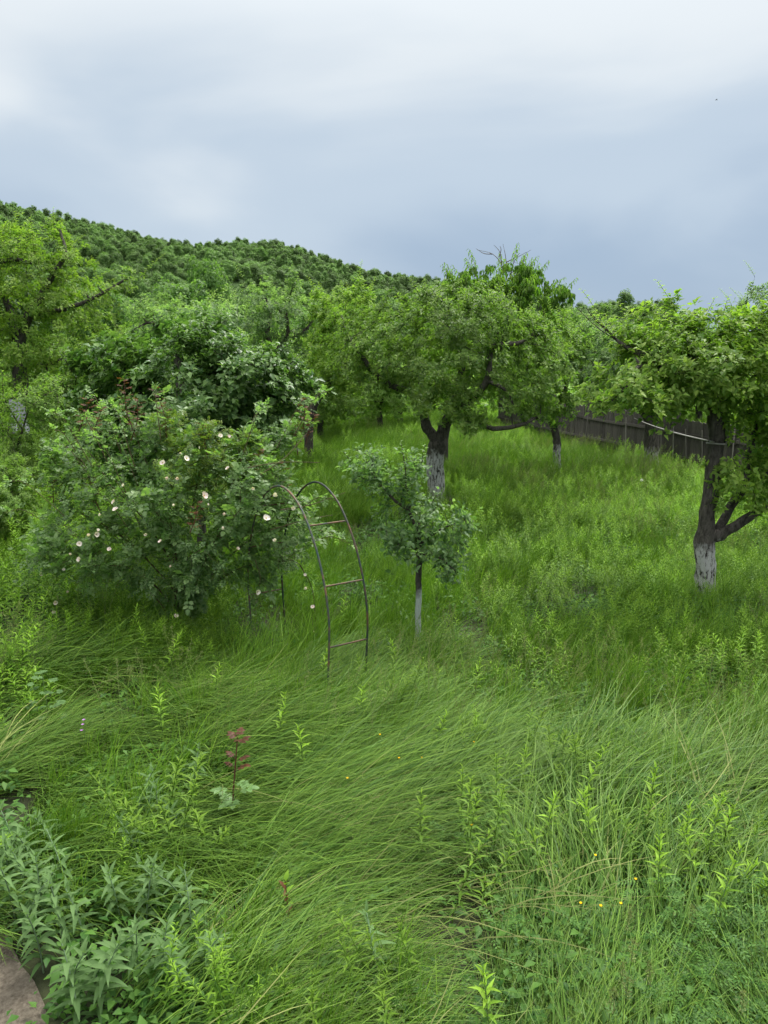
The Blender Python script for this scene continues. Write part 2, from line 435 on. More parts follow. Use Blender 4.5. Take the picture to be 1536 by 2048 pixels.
# ------------------------------------------------------------------ scattering (uncountable growth only)
def scatter(name, protos, pos, rot, scl, idx, label, cat):
    """one object of kind stuff: instances of the meshes `protos` on points"""
    me = bpy.data.meshes.new(name)
    n = len(pos)
    me.vertices.add(n); me.vertices.foreach_set('co', np.asarray(pos, np.float32).ravel())
    for nm, ty, dat, key in (('rot', 'FLOAT_VECTOR', rot, 'vector'), ('scl', 'FLOAT', scl, 'value'), ('idx', 'INT', idx, 'value')):
        a = me.attributes.new(nm, ty, 'POINT')
        a.data.foreach_set(key, np.asarray(dat, np.int32 if ty == 'INT' else np.float32).ravel())
    for p in protos:
        if p.materials[0].name not in [m_.name for m_ in me.materials]: me.materials.append(p.materials[0])
    o = link(name, me)
    tag(o, label, cat, kind='stuff')
    g = bpy.data.node_groups.new(name, 'GeometryNodeTree')
    g.interface.new_socket('Geometry', in_out='INPUT', socket_type='NodeSocketGeometry')
    g.interface.new_socket('Geometry', in_out='OUTPUT', socket_type='NodeSocketGeometry')
    nd, lk = g.nodes, g.links
    gi, go = nd.new('NodeGroupInput'), nd.new('NodeGroupOutput')
    mtp = nd.new('GeometryNodeMeshToPoints'); lk.new(gi.outputs[0], mtp.inputs[0])
    jn = nd.new('GeometryNodeJoinGeometry')
    for k, p in reversed(list(enumerate(protos))):
        src = bpy.data.objects.new(name + '_source', p)       # never linked: only a mesh for the node below
        oi = nd.new('GeometryNodeObjectInfo'); oi.inputs['Object'].default_value = src; oi.inputs['As Instance'].default_value = False
        g2i = nd.new('GeometryNodeGeometryToInstance')
        lk.new(oi.outputs['Geometry'], g2i.inputs[0]); lk.new(g2i.outputs[0], jn.inputs[0])
    iop = nd.new('GeometryNodeInstanceOnPoints')
    lk.new(mtp.outputs[0], iop.inputs['Points']); lk.new(jn.outputs[0], iop.inputs['Instance'])
    iop.inputs['Pick Instance'].default_value = True
    def attr(nm, ty):
        a = nd.new('GeometryNodeInputNamedAttribute'); a.data_type = ty; a.inputs['Name'].default_value = nm
        return a.outputs['Attribute']
    e2r = nd.new('FunctionNodeEulerToRotation')
    lk.new(attr('rot', 'FLOAT_VECTOR'), e2r.inputs[0]); lk.new(e2r.outputs[0], iop.inputs['Rotation'])
    lk.new(attr('scl', 'FLOAT'), iop.inputs['Scale']); lk.new(attr('idx', 'INT'), iop.inputs['Instance Index'])
    lk.new(iop.outputs[0], go.inputs[0])
    md = o.modifiers.new('scatter', 'NODES'); md.node_group = g
    return o

def crown_cards(n, lobes, size, seed):
    """leafy spray faces over a lobed crown; lobes: (centre, radius xyz)"""
    rg = np.random.default_rng(seed)
    c = np.array([l[0] for l in lobes]); r = np.array([l[1] for l in lobes])
    w = (r ** 2).sum(1); k = rg.choice(len(lobes), n, p=w / w.sum())
    d = rand_dir(n, rg); d[:, 2] = np.where(d[:, 2] < -0.5, -d[:, 2], d[:, 2])
    rad = rg.uniform(0.62, 1.12, n) + 0.10 * np.sin(d[:, 0] * 7 + k) * np.cos(d[:, 1] * 6 + 2 * k)
    P = c[k] + d * r[k] * rad[:, None]
    nn = nrm(d + 0.55 * rand_dir(n, rg) + [0, 0, 0.3])
    D = nrm(np.cross(nn, rand_dir(n, rg)))
    V, F, q = leaves(P, D, nn, size * rg.uniform(0.6, 1.4, n), size * rg.uniform(0.5, 1.0, n), 0.12, 0.15)
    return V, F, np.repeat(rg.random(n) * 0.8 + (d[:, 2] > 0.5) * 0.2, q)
def lobed(h, w, nl, rg):
    L = [((0, 0, h * 0.55), (w * 0.36, w * 0.36, h * 0.36))]
    for i in range(nl):
        a = rg.uniform(0, 2 * pi); q = rg.uniform(0.1, 0.34) * w; z = h * rg.uniform(0.4, 0.86)
        s = rg.uniform(0.14, 0.24) * w * (1.15 - 0.4 * z / h)
        L.append(((q * math.cos(a), q * math.sin(a), z), (s, s, s * rg.uniform(0.8, 1.2))))
    return L
def build_forest():
    protos = []
    for i in range(6):
        rg = np.random.default_rng(40 + i)
        h, w = (9.5, 9, 12, 14, 11, 15)[i], (8, 10, 7.5, 5.2, 9, 7)[i]
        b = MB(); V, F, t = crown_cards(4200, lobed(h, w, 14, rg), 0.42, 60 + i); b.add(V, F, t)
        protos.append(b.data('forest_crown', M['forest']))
    sp = 2.4
    gx, gy = np.meshgrid(np.arange(-330, 330, sp), np.arange(112, 362, sp))
    x = gx.ravel() + rng.uniform(-2.6, 2.6, gx.size); y = gy.ravel() + rng.uniform(-2.6, 2.6, gx.size)
    keep = (abs(x) < y * 0.62 + 15) & (np.interp(x, rx, rz) > 1.5) & (x < y * .36)
    x, y = x[keep], y[keep]
    n = len(x); z = hill_z(x, y) - 1.7 + rng.normal(0, .4, n)
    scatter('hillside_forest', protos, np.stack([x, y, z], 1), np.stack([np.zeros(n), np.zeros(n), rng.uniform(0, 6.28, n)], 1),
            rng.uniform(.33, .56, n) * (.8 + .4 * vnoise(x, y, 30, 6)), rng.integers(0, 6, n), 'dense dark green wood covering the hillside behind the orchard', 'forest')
build_forest()

# ------------------------------------------------------------------ trees
def grow(seedP, seedPar, attr_pts, step, kill, iters, rg, jitter=0.25, up=0.0, maxn=3500):
    """space colonisation: seed skeleton grows towards attractors"""
    Pn = [np.array(p) for p in seedP]; par = list(seedPar)
    A = attr_pts.copy()
    Parr = np.array(Pn)
    d = np.linalg.norm(A[:, None] - Parr[None], axis=2)
    near = d.argmin(1); nd_ = d.min(1)
    for it in range(iters):
        live = nd_ > kill
        A, near, nd_ = A[live], near[live], nd_[live]
        if not len(A) or len(Pn) > maxn: break
        acc = {}
        dirs = (A - np.array(Pn)[near]) / nd_[:, None]
        order = np.argsort(near, kind='stable'); nb, st = np.unique(near[order], return_index=True)
        sums = np.add.reduceat(dirs[order], st, axis=0)
        g = nrm(nrm(sums) + jitter * rg.standard_normal(sums.shape) + [0, 0, up])
        newP = np.array(Pn)[nb] + g * step
        i0 = len(Pn)
        Pn.extend(newP); par.extend(nb.tolist())
        dn = np.linalg.norm(A[:, None] - newP[None], axis=2)
        j = dn.argmin(1); m = dn[np.arange(len(A)), j]
        better = m < nd_ - 1e-4
        near = np.where(better, i0 + j, near); nd_ = np.where(better, m, nd_)
    return np.array(Pn), np.array(par)

def radii(Pn, par, rmin, rtip=0.004, ex=2.35):
    n = len(Pn); acc = np.zeros(n); r = np.zeros(n)
    for i in range(n - 1, -1, -1):          # parents always precede children
        r[i] = max(rtip, acc[i] ** (1 / ex)) if acc[i] > 0 else rtip
        if i < len(rmin): r[i] = max(rmin[i], min(r[i], rmin[i] * 1.35))
        if par[i] >= 0: acc[par[i]] += r[i] ** ex
    return r

def chains(par, r):
    n = len(par); ch = [[] for _ in range(n)]
    for i, p in enumerate(par):
        if p >= 0: ch[p].append(i)
    res = []; stack = [(0, -1)]
    while stack:
        i, p = stack.pop()
        c = [p, i] if p >= 0 else [i]
        while ch[i]:
            k = sorted(ch[i], key=lambda q: -r[q])
            for q in k[1:]: stack.append((q, i))
            i = k[0]; c.append(i)
        res.append(c)
    return res

def blob_attractors(ells, n, rg, clump=0.6, nblob=30):
    """points in a union of ellipsoids (centre, radii), partly in clumps"""
    c = np.array([e_[0] for e_ in ells], float); r = np.array([e_[1] for e_ in ells], float)
    w = r.prod(1); w /= w.sum()
    def samp(m):
        k = rg.choice(len(ells), m, p=w); d = rand_dir(m, rg); q = rg.random(m) ** 0.42
        return c[k] + d * r[k] * q[:, None]
    u = samp(int(n * (1 - clump)))
    bc = samp(nblob); m = n - len(u)
    b = bc[rg.integers(0, nblob, m)] + rg.standard_normal((m, 3)) * r.mean() * 0.16
    return np.vstack([u, b])

def rosettes(P, axis, per, L, Wd, rg, style='apple'):
    """leaf clusters at P; returns leaf arrays"""
    n = len(P); k = rg.integers(per[0], per[1] + 1, n); idx = np.repeat(np.arange(n), k); m = len(idx)
    ax = nrm(axis[idx]); rd = rand_dir(m, rg)
    perp = nrm(np.cross(ax, rd))
    if style == 'droop':
        D = nrm(perp * 0.55 + ax * 0.1 + np.array([0, 0, -0.9]) + 0.2 * rd)
        Nn = nrm(perp + [0, 0, 0.5])
    else:
        D = nrm(perp * 0.9 + ax * rg.uniform(0.0, 0.8, m)[:, None] + 0.15 * rd)
        Nn = nrm(ax + [0, 0, 0.45] + 0.45 * rand_dir(m, rg))
    pos = P[idx] + D * 0.012 + rd * 0.02
    s = rg.uniform(0.6, 1.25, m)
    return pos, D, Nn, L * s, Wd * s * rg.uniform(0.85, 1.15, m), idx

def make_tree(seed, segs, ells, natt, nros, leafL, leafW, per=(5, 8), style='apple', step=0.16, kill=0.22, shoots=25, shoot_h=(0.3, 0.7),
              clump=0.6, nblob=30, hi=False, jitter=0.3, rtip=0.004, topsort=0.35, sides=12, lump=0.05, bare=0.0, base=None, up=0.02):
    """segs: list of (points [(x,y,z)], radii) polylines in world space, the first one the trunk, the others starting near an earlier node.
    Returns (trunk mesh builder, branch builder, leaf builder) in coordinates relative to base."""
    rg = np.random.default_rng(seed)
    base = np.array(base)
    P, par, rm = [], [], []
    for s, (pts, rr) in enumerate(segs):
        pts = np.array(pts, float) - base; rr = np.array(rr, float) * (.76 if s == 0 else .85)
        q, r_ = smooth_path(pts, 5, np.array(rr, float))
        q = q + rg.standard_normal(q.shape) * np.minimum(r_, 0.05)[:, None] * 0.12
        if s == 0: prev = -1; st = 0
        else:
            d = np.linalg.norm(np.array(P) - q[0], axis=1); prev = int(d.argmin()); st = 1
        for a, b in zip(q[st:], r_[st:]):
            P.append(a); par.append(prev); rm.append(b); prev = len(P) - 1
    ns = len(P)
    E = [(np.array(c) - base, r) for c, r in ells]
    A = blob_attractors(E, natt, rg, clump, nblob)
    A = A[A[:, 2] > 0.25]
    Pn, pr = grow(P, par, A, step, kill, 70, rg, jitter, up)
    R = radii(Pn, pr, rm, rtip)
    tb, bb, lb = MB(), MB(), MB()
    for c in chains(pr, R):
        if len(c) < 2: continue
        rr = R[c].copy()
        if len(c) > 2 and c[0] >= 0: rr[0] = min(rr[0], rr[1] * 1.15)
        pts = Pn[c]
        big = rr.max() > 0.03
        k = sides if rr.max() > 0.08 else (8 if rr.max() > 0.03 else (5 if rr.max() > 0.012 else 3))
        V, F = tube(pts, rr, k, lump=lump if big else 0, rg=rg)
        (tb if big else bb).add(V, F)
    # leaves on fine wood
    fine = np.where((R < 0.014) & (np.arange(len(R)) >= ns))[0]
    cen = np.mean([e_[0] for e_ in E], axis=0)
    if bare > 0: fine = fine[vnoise(Pn[fine, 0] + Pn[fine, 1], Pn[fine, 2], 0.5, seed) > bare]
    pick = rg.choice(fine, nros); pp = pr[pick]
    t = rg.random(nros)[:, None]
    pos = Pn[pick] * t + Pn[pp] * (1 - t) + rg.standard_normal((nros, 3)) * 0.06
    axis = nrm(nrm(pos - cen) * 0.6 + [0, 0, 0.55] + 0.5 * rand_dir(nros, rg))
    p, D, Nn, L, Wd, idx = rosettes(pos, axis, per, leafL, leafW, rg, style)
    V, F, q = leaves(p, D, Nn, L, Wd, 0.12, 0.22, hi)
    tin = np.clip(rg.normal(0.50, 0.24, len(p)) + rg.normal(0, 0.17, nros)[idx], 0, 1)
    lb.add(V, F, np.repeat(tin, q))
    # upright young shoots
    zt = np.quantile(Pn[ns:, 2], 1 - topsort)
    cand = np.where((Pn[:, 2] > zt) & (R < 0.03))[0]
    for i in rg.choice(cand, min(shoots, len(cand)), replace=False) if shoots else []:
        h = rg.uniform(*shoot_h); o_ = nrm(Pn[i] - cen)
        dr = nrm(np.array([o_[0] * 0.5, o_[1] * 0.5, 1.0]) + 0.25 * rg.standard_normal(3))
        s = np.linspace(0, 1, 6)[:, None]
        C = Pn[i] + dr * h * s + np.array([o_[0], o_[1], -0.2]) * h * 0.2 * s ** 2
        V, F = tube(C, np.linspace(0.006, 0.002, 6), 3); bb.add(V, F)
        m = int(h / 0.032) + 3
        tt = np.linspace(0.12, 1.0, m); Q = np.stack([np.interp(tt, s[:, 0], C[:, a]) for a in range(3)], 1)
        az = np.arange(m) * 2.4 + rg.uniform(0, 6)
        side = np.stack([np.cos(az), np.sin(az), np.zeros(m)], 1)
        if style == 'droop': D = nrm(side * 0.8 + [0, 0, -0.6]); Nn = nrm(side + [0, 0, 0.7])
        else: D = nrm(side + dr * 0.55); Nn = nrm(np.array([0, 0, 1.0]) - side * 0.25)
        sz = np.interp(tt, [0, 0.5, 1], [1.05, 1.0, 0.6]) * rg.uniform(0.8, 1.15, m)
        V, F, q = leaves(Q, D, Nn, leafL * sz, leafW * sz, 0.14, 0.3, hi)
        lb.add(V, F, np.repeat(np.clip(0.45 + 0.45 * tt + rg.normal(0, 0.12, m), 0, 1), q))
    return tb, bb, lb

def plant_tree(name, label, parts, mats, base, group=None, cat='tree'):
    t = thing(name, label, cat, base, group)
    tb, bb, lb = parts
    if tb.n: tb.obj('trunk', mats[0], t)
    tag(bb.obj('branches', mats[1], t), kind='stuff')
    tag(lb.obj('foliage', mats[2], t), kind='stuff')
    return t
def E(px, py, Y, rxp, ryp, rd):
    """ellipsoid from a photo position at distance Y, half-sizes in photo pixels, depth radius in metres"""
    return (at(px, py, Y), (rxp * Y / F_PX, rd, ryp * Y / F_PX))
def L(*p): return [at(*q) for q in p]
def stem0(px, py, Y):
    p = at(px, py, Y); return np.array([p[0], p[1], float(ground_z(p[0], p[1])) - 0.05])
GRP = 'fruit trees in the orchard'

# --- centre apple tree with forked limewashed trunk
Yc = 16.6
b0 = stem0(872, 980, Yc)
segs = [([b0, *L((872, 960, Yc), (870, 915, Yc), (876, 880, Yc))], [.26, .215, .19, .185]),
        (L((874, 885, Yc), (852, 850, Yc), (846, 815, Yc - .1), (828, 785, Yc - .3), (790, 775, Yc - .6), (752, 750, Yc - .9), (715, 700, Yc - 1.1), (690, 660, Yc - 1)), [.115, .11, .1, .09, .08, .065, .05, .03]),
        (L((876, 885, Yc), (890, 850, Yc), (902, 825, Yc), (918, 770, Yc + .2), (925, 700, Yc + .3), (905, 640, Yc + .2), (880, 590, Yc)), [.125, .115, .105, .09, .08, .06, .03]),
        (L((902, 825, Yc), (940, 800, Yc - .5), (975, 760, Yc - .8), (985, 695, Yc - .9), (1040, 685, Yc - .9), (1085, 665, Yc - .7)), [.1, .09, .075, .065, .05, .03]),
        (L((905, 830, Yc), (950, 840, Yc - .6), (985, 857, Yc - .9), (1040, 850, Yc - .8), (1080, 830, Yc - .5)), [.08, .07, .06, .05, .03]),
        (L((852, 840, Yc), (840, 760, Yc + .8), (800, 690, Yc + 1.2), (770, 630, Yc + 1.2)), [.09, .08, .06, .03]),
        (L((975, 760, Yc - .8), (1020, 790, Yc - 1.2), (1025, 850, Yc - 1.3)), [.05, .035, .02])]
ells = [E(890, 690, Yc, 190, 120, 2.3), E(735, 705, Yc - .5, 95, 100, 1.4), E(1065, 740, Yc - .3, 85, 95, 1.4), E(905, 805, Yc - .8, 120, 36, 1.2),
        E(815, 610, Yc, 100, 45, 1.3), E(980, 640, Yc, 120, 65, 1.5), E(1090, 820, Yc - .3, 60, 40, .9), E(690, 640, Yc, 50, 55, 1.0)]
plant_tree('apple_tree', 'broad apple tree with forked whitewashed trunk standing in the middle of the orchard',
           make_tree(11, segs, ells, 2100, 8200, .078, .042, shoots=34, shoot_h=(.25, .5), base=b0, nblob=75, clump=.75), (bark_mat('limewashed_bark_centre', 1.3, cover=.62), M['twig'], M['apple']), b0, GRP)

# --- right-hand apple tree, near
Yr = 10.2
b0 = stem0(1412, 1160, Yr)
segs = [([b0, *L((1412, 1140, Yr), (1410, 1075, Yr), (1420, 990, Yr), (1432, 900, Yr + .1), (1432, 850, Yr + .1), (1420, 800, Yr + .1))], [.20, .16, .15, .125, .105, .10, .10]),
        (L((1422, 805, Yr + .1), (1395, 768, Yr), (1345, 745, Yr - .2), (1300, 718, Yr - .2), (1255, 695, Yr - .1), (1225, 672, Yr), (1185, 630, Yr)), [.09, .08, .065, .052, .038, .016, .004]),
        (L((1240, 685, Yr), (1195, 655, Yr + .1), (1150, 612, Yr + .1)), [.012, .008, .003]), (L((1225, 672, Yr), (1190, 640, Yr), (1172, 615, Yr)), [.01, .007, .003]),
        (L((1430, 845, Yr), (1440, 760, Yr + .3), (1455, 690, Yr + .4), (1480, 640, Yr + .3)), [.09, .08, .05, .02]),
        (L((1432, 1075, Yr), (1480, 1045, Yr - .1), (1540, 1005, Yr - .2), (1610, 950, Yr - .2), (1680, 860, Yr)), [.085, .075, .07, .06, .03]),
        (L((1430, 1070, Yr), (1462, 1015, Yr + .1), (1492, 962, Yr + .1), (1500, 900, Yr + .3), (1525, 820, Yr + .5), (1560, 740, Yr + .6)), [.08, .07, .065, .05, .04, .02]),
        (L((1495, 962, Yr + .1), (1540, 945, Yr - .1), (1580, 920, Yr - .3)), [.045, .035, .02]),
        (L((1300, 718, Yr - .2), (1275, 735, Yr - .5), (1255, 770, Yr - .7), (1225, 800, Yr - .8)), [.045, .035, .025, .015]),
        (L((1398, 770, Yr), (1378, 705, Yr), (1372, 635, Yr)), [.05, .035, .012]),
        (L((1400, 775, Yr), (1360, 800, Yr + .5), (1320, 810, Yr + .8)), [.05, .04, .02])]
ells = [E(1400, 730, Yr, 120, 85, 1.3), E(1265, 790, Yr - .5, 85, 58, .8), E(1205, 785, Yr - .4, 48, 45, .5), E(1320, 835, Yr - .2, 60, 28, .5), E(1480, 700, Yr, 90, 75, 1.0), E(1525, 820, Yr, 80, 95, 1.0),
        E(1295, 690, Yr, 70, 45, .7), E(1500, 985, Yr - .1, 60, 40, .45), E(1620, 760, Yr, 110, 130, 1.2), E(1370, 650, Yr, 85, 48, .7), E(1375, 615, Yr, 30, 30, .3), E(1285, 668, Yr, 60, 40, .6), E(1500, 632, Yr, 50, 40, .5), E(1350, 790, Yr, 60, 45, .9), E(1540, 920, Yr + .2, 55, 60, .6), E(1470, 960, Yr - .5, 45, 35, .35)]
plant_tree('apple_tree', 'large apple tree at the right edge with dark forked trunk whitewashed at its foot',
           make_tree(23, segs, ells, 2500, 4500, .086, .049, shoots=34, shoot_h=(.3, .65), base=b0, step=.12, kill=.16, nblob=46), (bark_mat('limewashed_bark_right', .92, cover=.6), M['twig'], M['apple_l']), b0, GRP)

# --- left-hand apple tree
Yl = 18.5
b0 = stem0(30, 960, Yl)
segs = [([b0, *L((30, 880, Yl), (40, 790, Yl), (40, 715, Yl), (36, 665, Yl))], [.22, .19, .17, .16, .15]),
        (L((38, 690, Yl), (58, 630, Yl), (78, 600, Yl - .2), (100, 560, Yl - .3), (130, 510, Yl - .3), (120, 460, Yl)), [.12, .11, .1, .08, .05, .03]),
        (L((36, 670, Yl), (10, 600, Yl + .2), (-40, 540, Yl + .3), (20, 520, Yl - .8), (60, 525, Yl - 1.0)), [.11, .09, .07, .06, .03]),
        (L((60, 630, Yl), (120, 620, Yl - .4), (180, 600, Yl - .6), (250, 560, Yl - .5)), [.08, .07, .05, .03]),
        (L((40, 720, Yl), (90, 730, Yl - .5), (140, 710, Yl - .9)), [.06, .05, .03])]
ells = [E(35, 560, Yl, 150, 100, 2.2), E(140, 620, Yl, 80, 85, 1.8), E(245, 565, Yl - .3, 55, 42, .9), E(30, 470, Yl, 75, 45, 1.2), E(120, 480, Yl, 55, 45, 1.1),
        E(60, 710, Yl - .6, 130, 70, 1.3), E(-120, 600, Yl, 110, 130, 2.0), E(190, 700, Yl - .2, 50, 50, 1.0)]
plant_tree('apple_tree', 'tall light green apple tree at the left edge in front of the wooded hill',
           make_tree(31, segs, ells, 2000, 7000, .082, .043, clump=.72, shoots=40, shoot_h=(.35, .8), base=b0, nblob=55, step=.18, kill=.24), (M['bark'], M['twig'], M['apple_l']), b0, GRP)

# --- glossy large-leaved shrub behind the roses
Ys = 11.2
b0 = stem0(400, 1010, Ys)
segs = [([b0, *L((400, 940, Ys), (405, 880, Ys))], [.09, .07, .06]),
        (L((400, 940, Ys), (330, 860, Ys), (270, 770, Ys - .1), (240, 720, Ys)), [.05, .045, .035, .02]),
        (L((405, 900, Ys), (430, 800, Ys + .2), (420, 700, Ys + .2)), [.05, .04, .02]),
        (L((405, 900, Ys), (480, 850, Ys), (540, 790, Ys), (580, 730, Ys)), [.05, .04, .03, .02])]
ells = [E(255, 745, Ys, 85, 85, 1.0), E(405, 715, Ys, 95, 60, 1.0), E(520, 790, Ys - .1, 100, 100, 1.1), E(330, 850, Ys - .3, 110, 90, 1.2), E(200, 850, Ys - .2, 60, 70, .8),
        E(470, 660, Ys, 40, 32, .5), E(500, 890, Ys, 90, 70, .9), E(595, 800, Ys, 50, 60, .6), E(340, 920, Ys, 150, 70, 1.1), E(420, 790, Ys - .5, 100, 80, .8)]
plant_tree('shrub', 'dense dark glossy large-leaved shrub rising behind the rose bush',
           make_tree(47, segs, ells, 1900, 7600, .10, .064, per=(3, 6), shoots=45, shoot_h=(.2, .45), base=b0, nblob=55, step=.13, kill=.17), (M['bark'], M['twig'], M['shrub']), b0, cat='shrub')

# --- young apple tree beside the arch
Yy = 8.1
b0 = stem0(836, 1262, Yy)
segs = [([b0, *L((836, 1235, Yy), (838, 1160, Yy), (838, 1100, Yy), (832, 1050, Yy))], [.042, .036, .033, .032, .03]),
        (L((834, 1060, Yy), (815, 1020, Yy), (788, 1000, Yy - .05), (755, 960, Yy), (740, 915, Yy)), [.026, .022, .018, .012, .006]),
        (L((790, 1002, Yy), (765, 975, Yy + .1), (700, 945, Yy + .1)), [.013, .01, .005]),
        (L((800, 1010, Yy), (812, 960, Yy + .05), (805, 900, Yy + .1)), [.012, .009, .005]),
        (L((838, 1090, Yy), (880, 1060, Yy), (930, 1040, Yy - .05)), [.018, .014, .006]),
        (L((838, 1110, Yy), (870, 1110, Yy - .2), (910, 1140, Yy - .3)), [.015, .012, .006]),
        (L((838, 1100, Yy), (800, 1090, Yy - .1), (775, 1070, Yy - .1)), [.013, .01, .005])]
ells = [E(850, 1090, Yy, 75, 40, .42), E(925, 1065, Yy, 36, 45, .3), E(755, 965, Yy, 60, 50, .35), E(735, 915, Yy, 45, 28, .25), E(825, 945, Yy, 38, 40, .28),
        E(900, 1130, Yy - .1, 40, 32, .28), E(790, 1060, Yy, 36, 40, .3), E(845, 1015, Yy, 40, 36, .3)]
plant_tree('young_apple_tree', 'small young apple tree with slim white-painted stem right of the metal arch',
           make_tree(53, segs, ells, 800, 900, .064, .034, per=(3, 6), shoots=16, shoot_h=(.12, .25), base=b0, nblob=30, step=.07, kill=.085, hi=True, rtip=.0025, sides=10, lump=.02),
           (bark_mat('painted_young_bark', .80, white=(.34, .38, .34), cover=.75), M['twig'], M['sapling']), b0, GRP)

# --- tree with drooping leaves behind the centre tree, dead twigs on its top
Yd = 21.5
b0 = stem0(886, 930, Yd)
segs = [([b0, *L((890, 860, Yd), (930, 760, Yd), (990, 680, Yd))], [.2, .17, .15, .11]),
        (L((985, 690, Yd), (960, 620, Yd), (925, 565, Yd)), [.08, .06, .02]), (L((990, 680, Yd), (1040, 600, Yd), (1060, 545, Yd)), [.07, .05, .02]),
        (L((985, 690, Yd), (1070, 640, Yd), (1110, 600, Yd)), [.06, .05, .02])]
ells = [E(925, 575, Yd, 52, 45, 1.0), E(1000, 580, Yd, 70, 50, 1.2), E(1065, 570, Yd, 48, 48, 1.0), E(1105, 610, Yd, 35, 45, .8), E(1000, 650, Yd, 120, 60, 1.6)]
tb, bb, lb = make_tree(61, segs, ells, 1000, 2800, .16, .045, per=(6, 9), style='droop', shoots=50, shoot_h=(.3, .55), base=b0, nblob=36, step=.18, kill=.25)
t = plant_tree('cherry_tree', 'tall tree with long drooping leaves behind the middle apple tree', (tb, bb, lb), (M['bark'], M['twig'], M['cherry']), b0, GRP)
db = MB()
for pts in (((1005, 560), (1003, 530), (985, 508), (955, 500)), ((1003, 532), (1000, 505), (988, 490)), ((1012, 560), (1012, 520), (1006, 488)), ((1020, 560), (1030, 520), (1062, 500)), ((985, 508), (968, 507), (952, 497)),
            ((1012, 525), (1030, 515), (1040, 506)), ((998, 515), (1002, 500), (1000, 492))):
    V, F = tube(smooth_path(np.array([at(a, b, Yd) - b0 for a, b in pts]), 4), np.linspace(.014, .004, 4 * (len(pts) - 1) + 1), 4); db.add(V, F)
tag(db.obj('dead_twigs', M['deadwood'], t), 'bare grey dead twigs sticking out above the leaves', kind='stuff')

# --- greyish apple tree with open dark limbs, left of centre
Yg = 25.0
b0 = stem0(560, 900, Yg)
segs = [([b0, *L((560, 830, Yg), (556, 740, Yg), (548, 700, Yg))], [.22, .18, .15, .13]),
        (L((550, 705, Yg), (535, 670, Yg), (540, 630, Yg), (530, 590, Yg)), [.1, .09, .07, .03]), (L((552, 705, Yg), (575, 670, Yg), (572, 620, Yg), (585, 575, Yg)), [.1, .08, .06, .03]),
        (L((548, 710, Yg), (480, 690, Yg - .8), (445, 660, Yg - 1)), [.09, .08, .05]), (L((560, 690, Yg), (610, 660, Yg), (640, 620, Yg)), [.07, .05, .03])]
ells = [E(550, 620, Yg, 85, 60, 1.8), E(470, 640, Yg - .3, 50, 50, 1.4), E(620, 660, Yg, 45, 60, 1.3), E(570, 575, Yg, 35, 25, .8), E(540, 720, Yg, 90, 45, 1.6), E(480, 600, Yg, 40, 28, .9)]
plant_tree('apple_tree', 'silvery grey-green old apple tree with open dark limbs left of the middle tree',
           make_tree(71, segs, ells, 1500, 3400, .09, .044, shoots=26, base=b0, nblob=60, clump=.75, step=.2, kill=.26), (M['bark'], M['twig'], M['apple_g']), b0, GRP)

# --- old apple tree with a bare dark bough behind the shrub
Yb = 15.5
b0 = stem0(365, 960, Yb)
segs = [([b0, *L((365, 880, Yb), (362, 790, Yb), (356, 700, Yb))], [.17, .14, .12, .10]),
        (L((357, 705, Yb), (350, 675, Yb), (325, 655, Yb), (300, 645, Yb - .1), (265, 660, Yb - .2)), [.09, .075, .05, .03, .01]), (L((330, 657, Yb), (310, 640, Yb), (305, 620, Yb)), [.03, .02, .008]),
        (L((357, 705, Yb), (400, 660, Yb + .3), (430, 630, Yb + .3)), [.08, .06, .03]), (L((430, 640, Yb + .3), (455, 665, Yb), (480, 685, Yb)), [.06, .055, .04])]
ells = [E(370, 650, Yb + .5, 80, 45, 1.2), E(440, 635, Yb, 55, 35, .9), E(300, 700, Yb + .4, 70, 45, .9), E(420, 720, Yb + .2, 80, 50, 1.0), E(640, 760, Yb + 2, 40, 40, .8)]
plant_tree('apple_tree', 'grey-leaved apple tree with a bare bent dark bough above the glossy shrub',
           make_tree(83, segs, ells[:4], 1000, 2800, .08, .04, shoots=25, base=b0, nblob=40, clump=.75, step=.15, kill=.2), (M['bark'], M['twig'], M['apple_g']), b0, GRP)

# --- tree left of the middle tree, bright
Yk = 22.5
b0 = stem0(618, 900, Yk)
segs = [([b0, *L((622, 830, Yk), (665, 750, Yk))], [.18, .15, .12]), (L((660, 760, Yk), (660, 690, Yk), (650, 630, Yk)), [.08, .06, .02]), (L((664, 752, Yk), (715, 680, Yk), (720, 610, Yk)), [.08, .06, .02])]
ells = [E(690, 640, Yk, 65, 55, 1.5), E(650, 690, Yk, 45, 55, 1.2), E(730, 610, Yk, 40, 28, .9), E(680, 740, Yk, 70, 45, 1.3), E(640, 610, Yk, 28, 25, .7)]
bright = make_tree(97, segs, ells, 1100, 3400, .095, .05, shoots=24, base=b0, nblob=40, step=.19, kill=.25)
kt = plant_tree('apple_tree', 'bright green apple tree just left of the middle tree and farther back', bright, (M['bark'], M['twig'], M['apple_l']), b0, GRP)

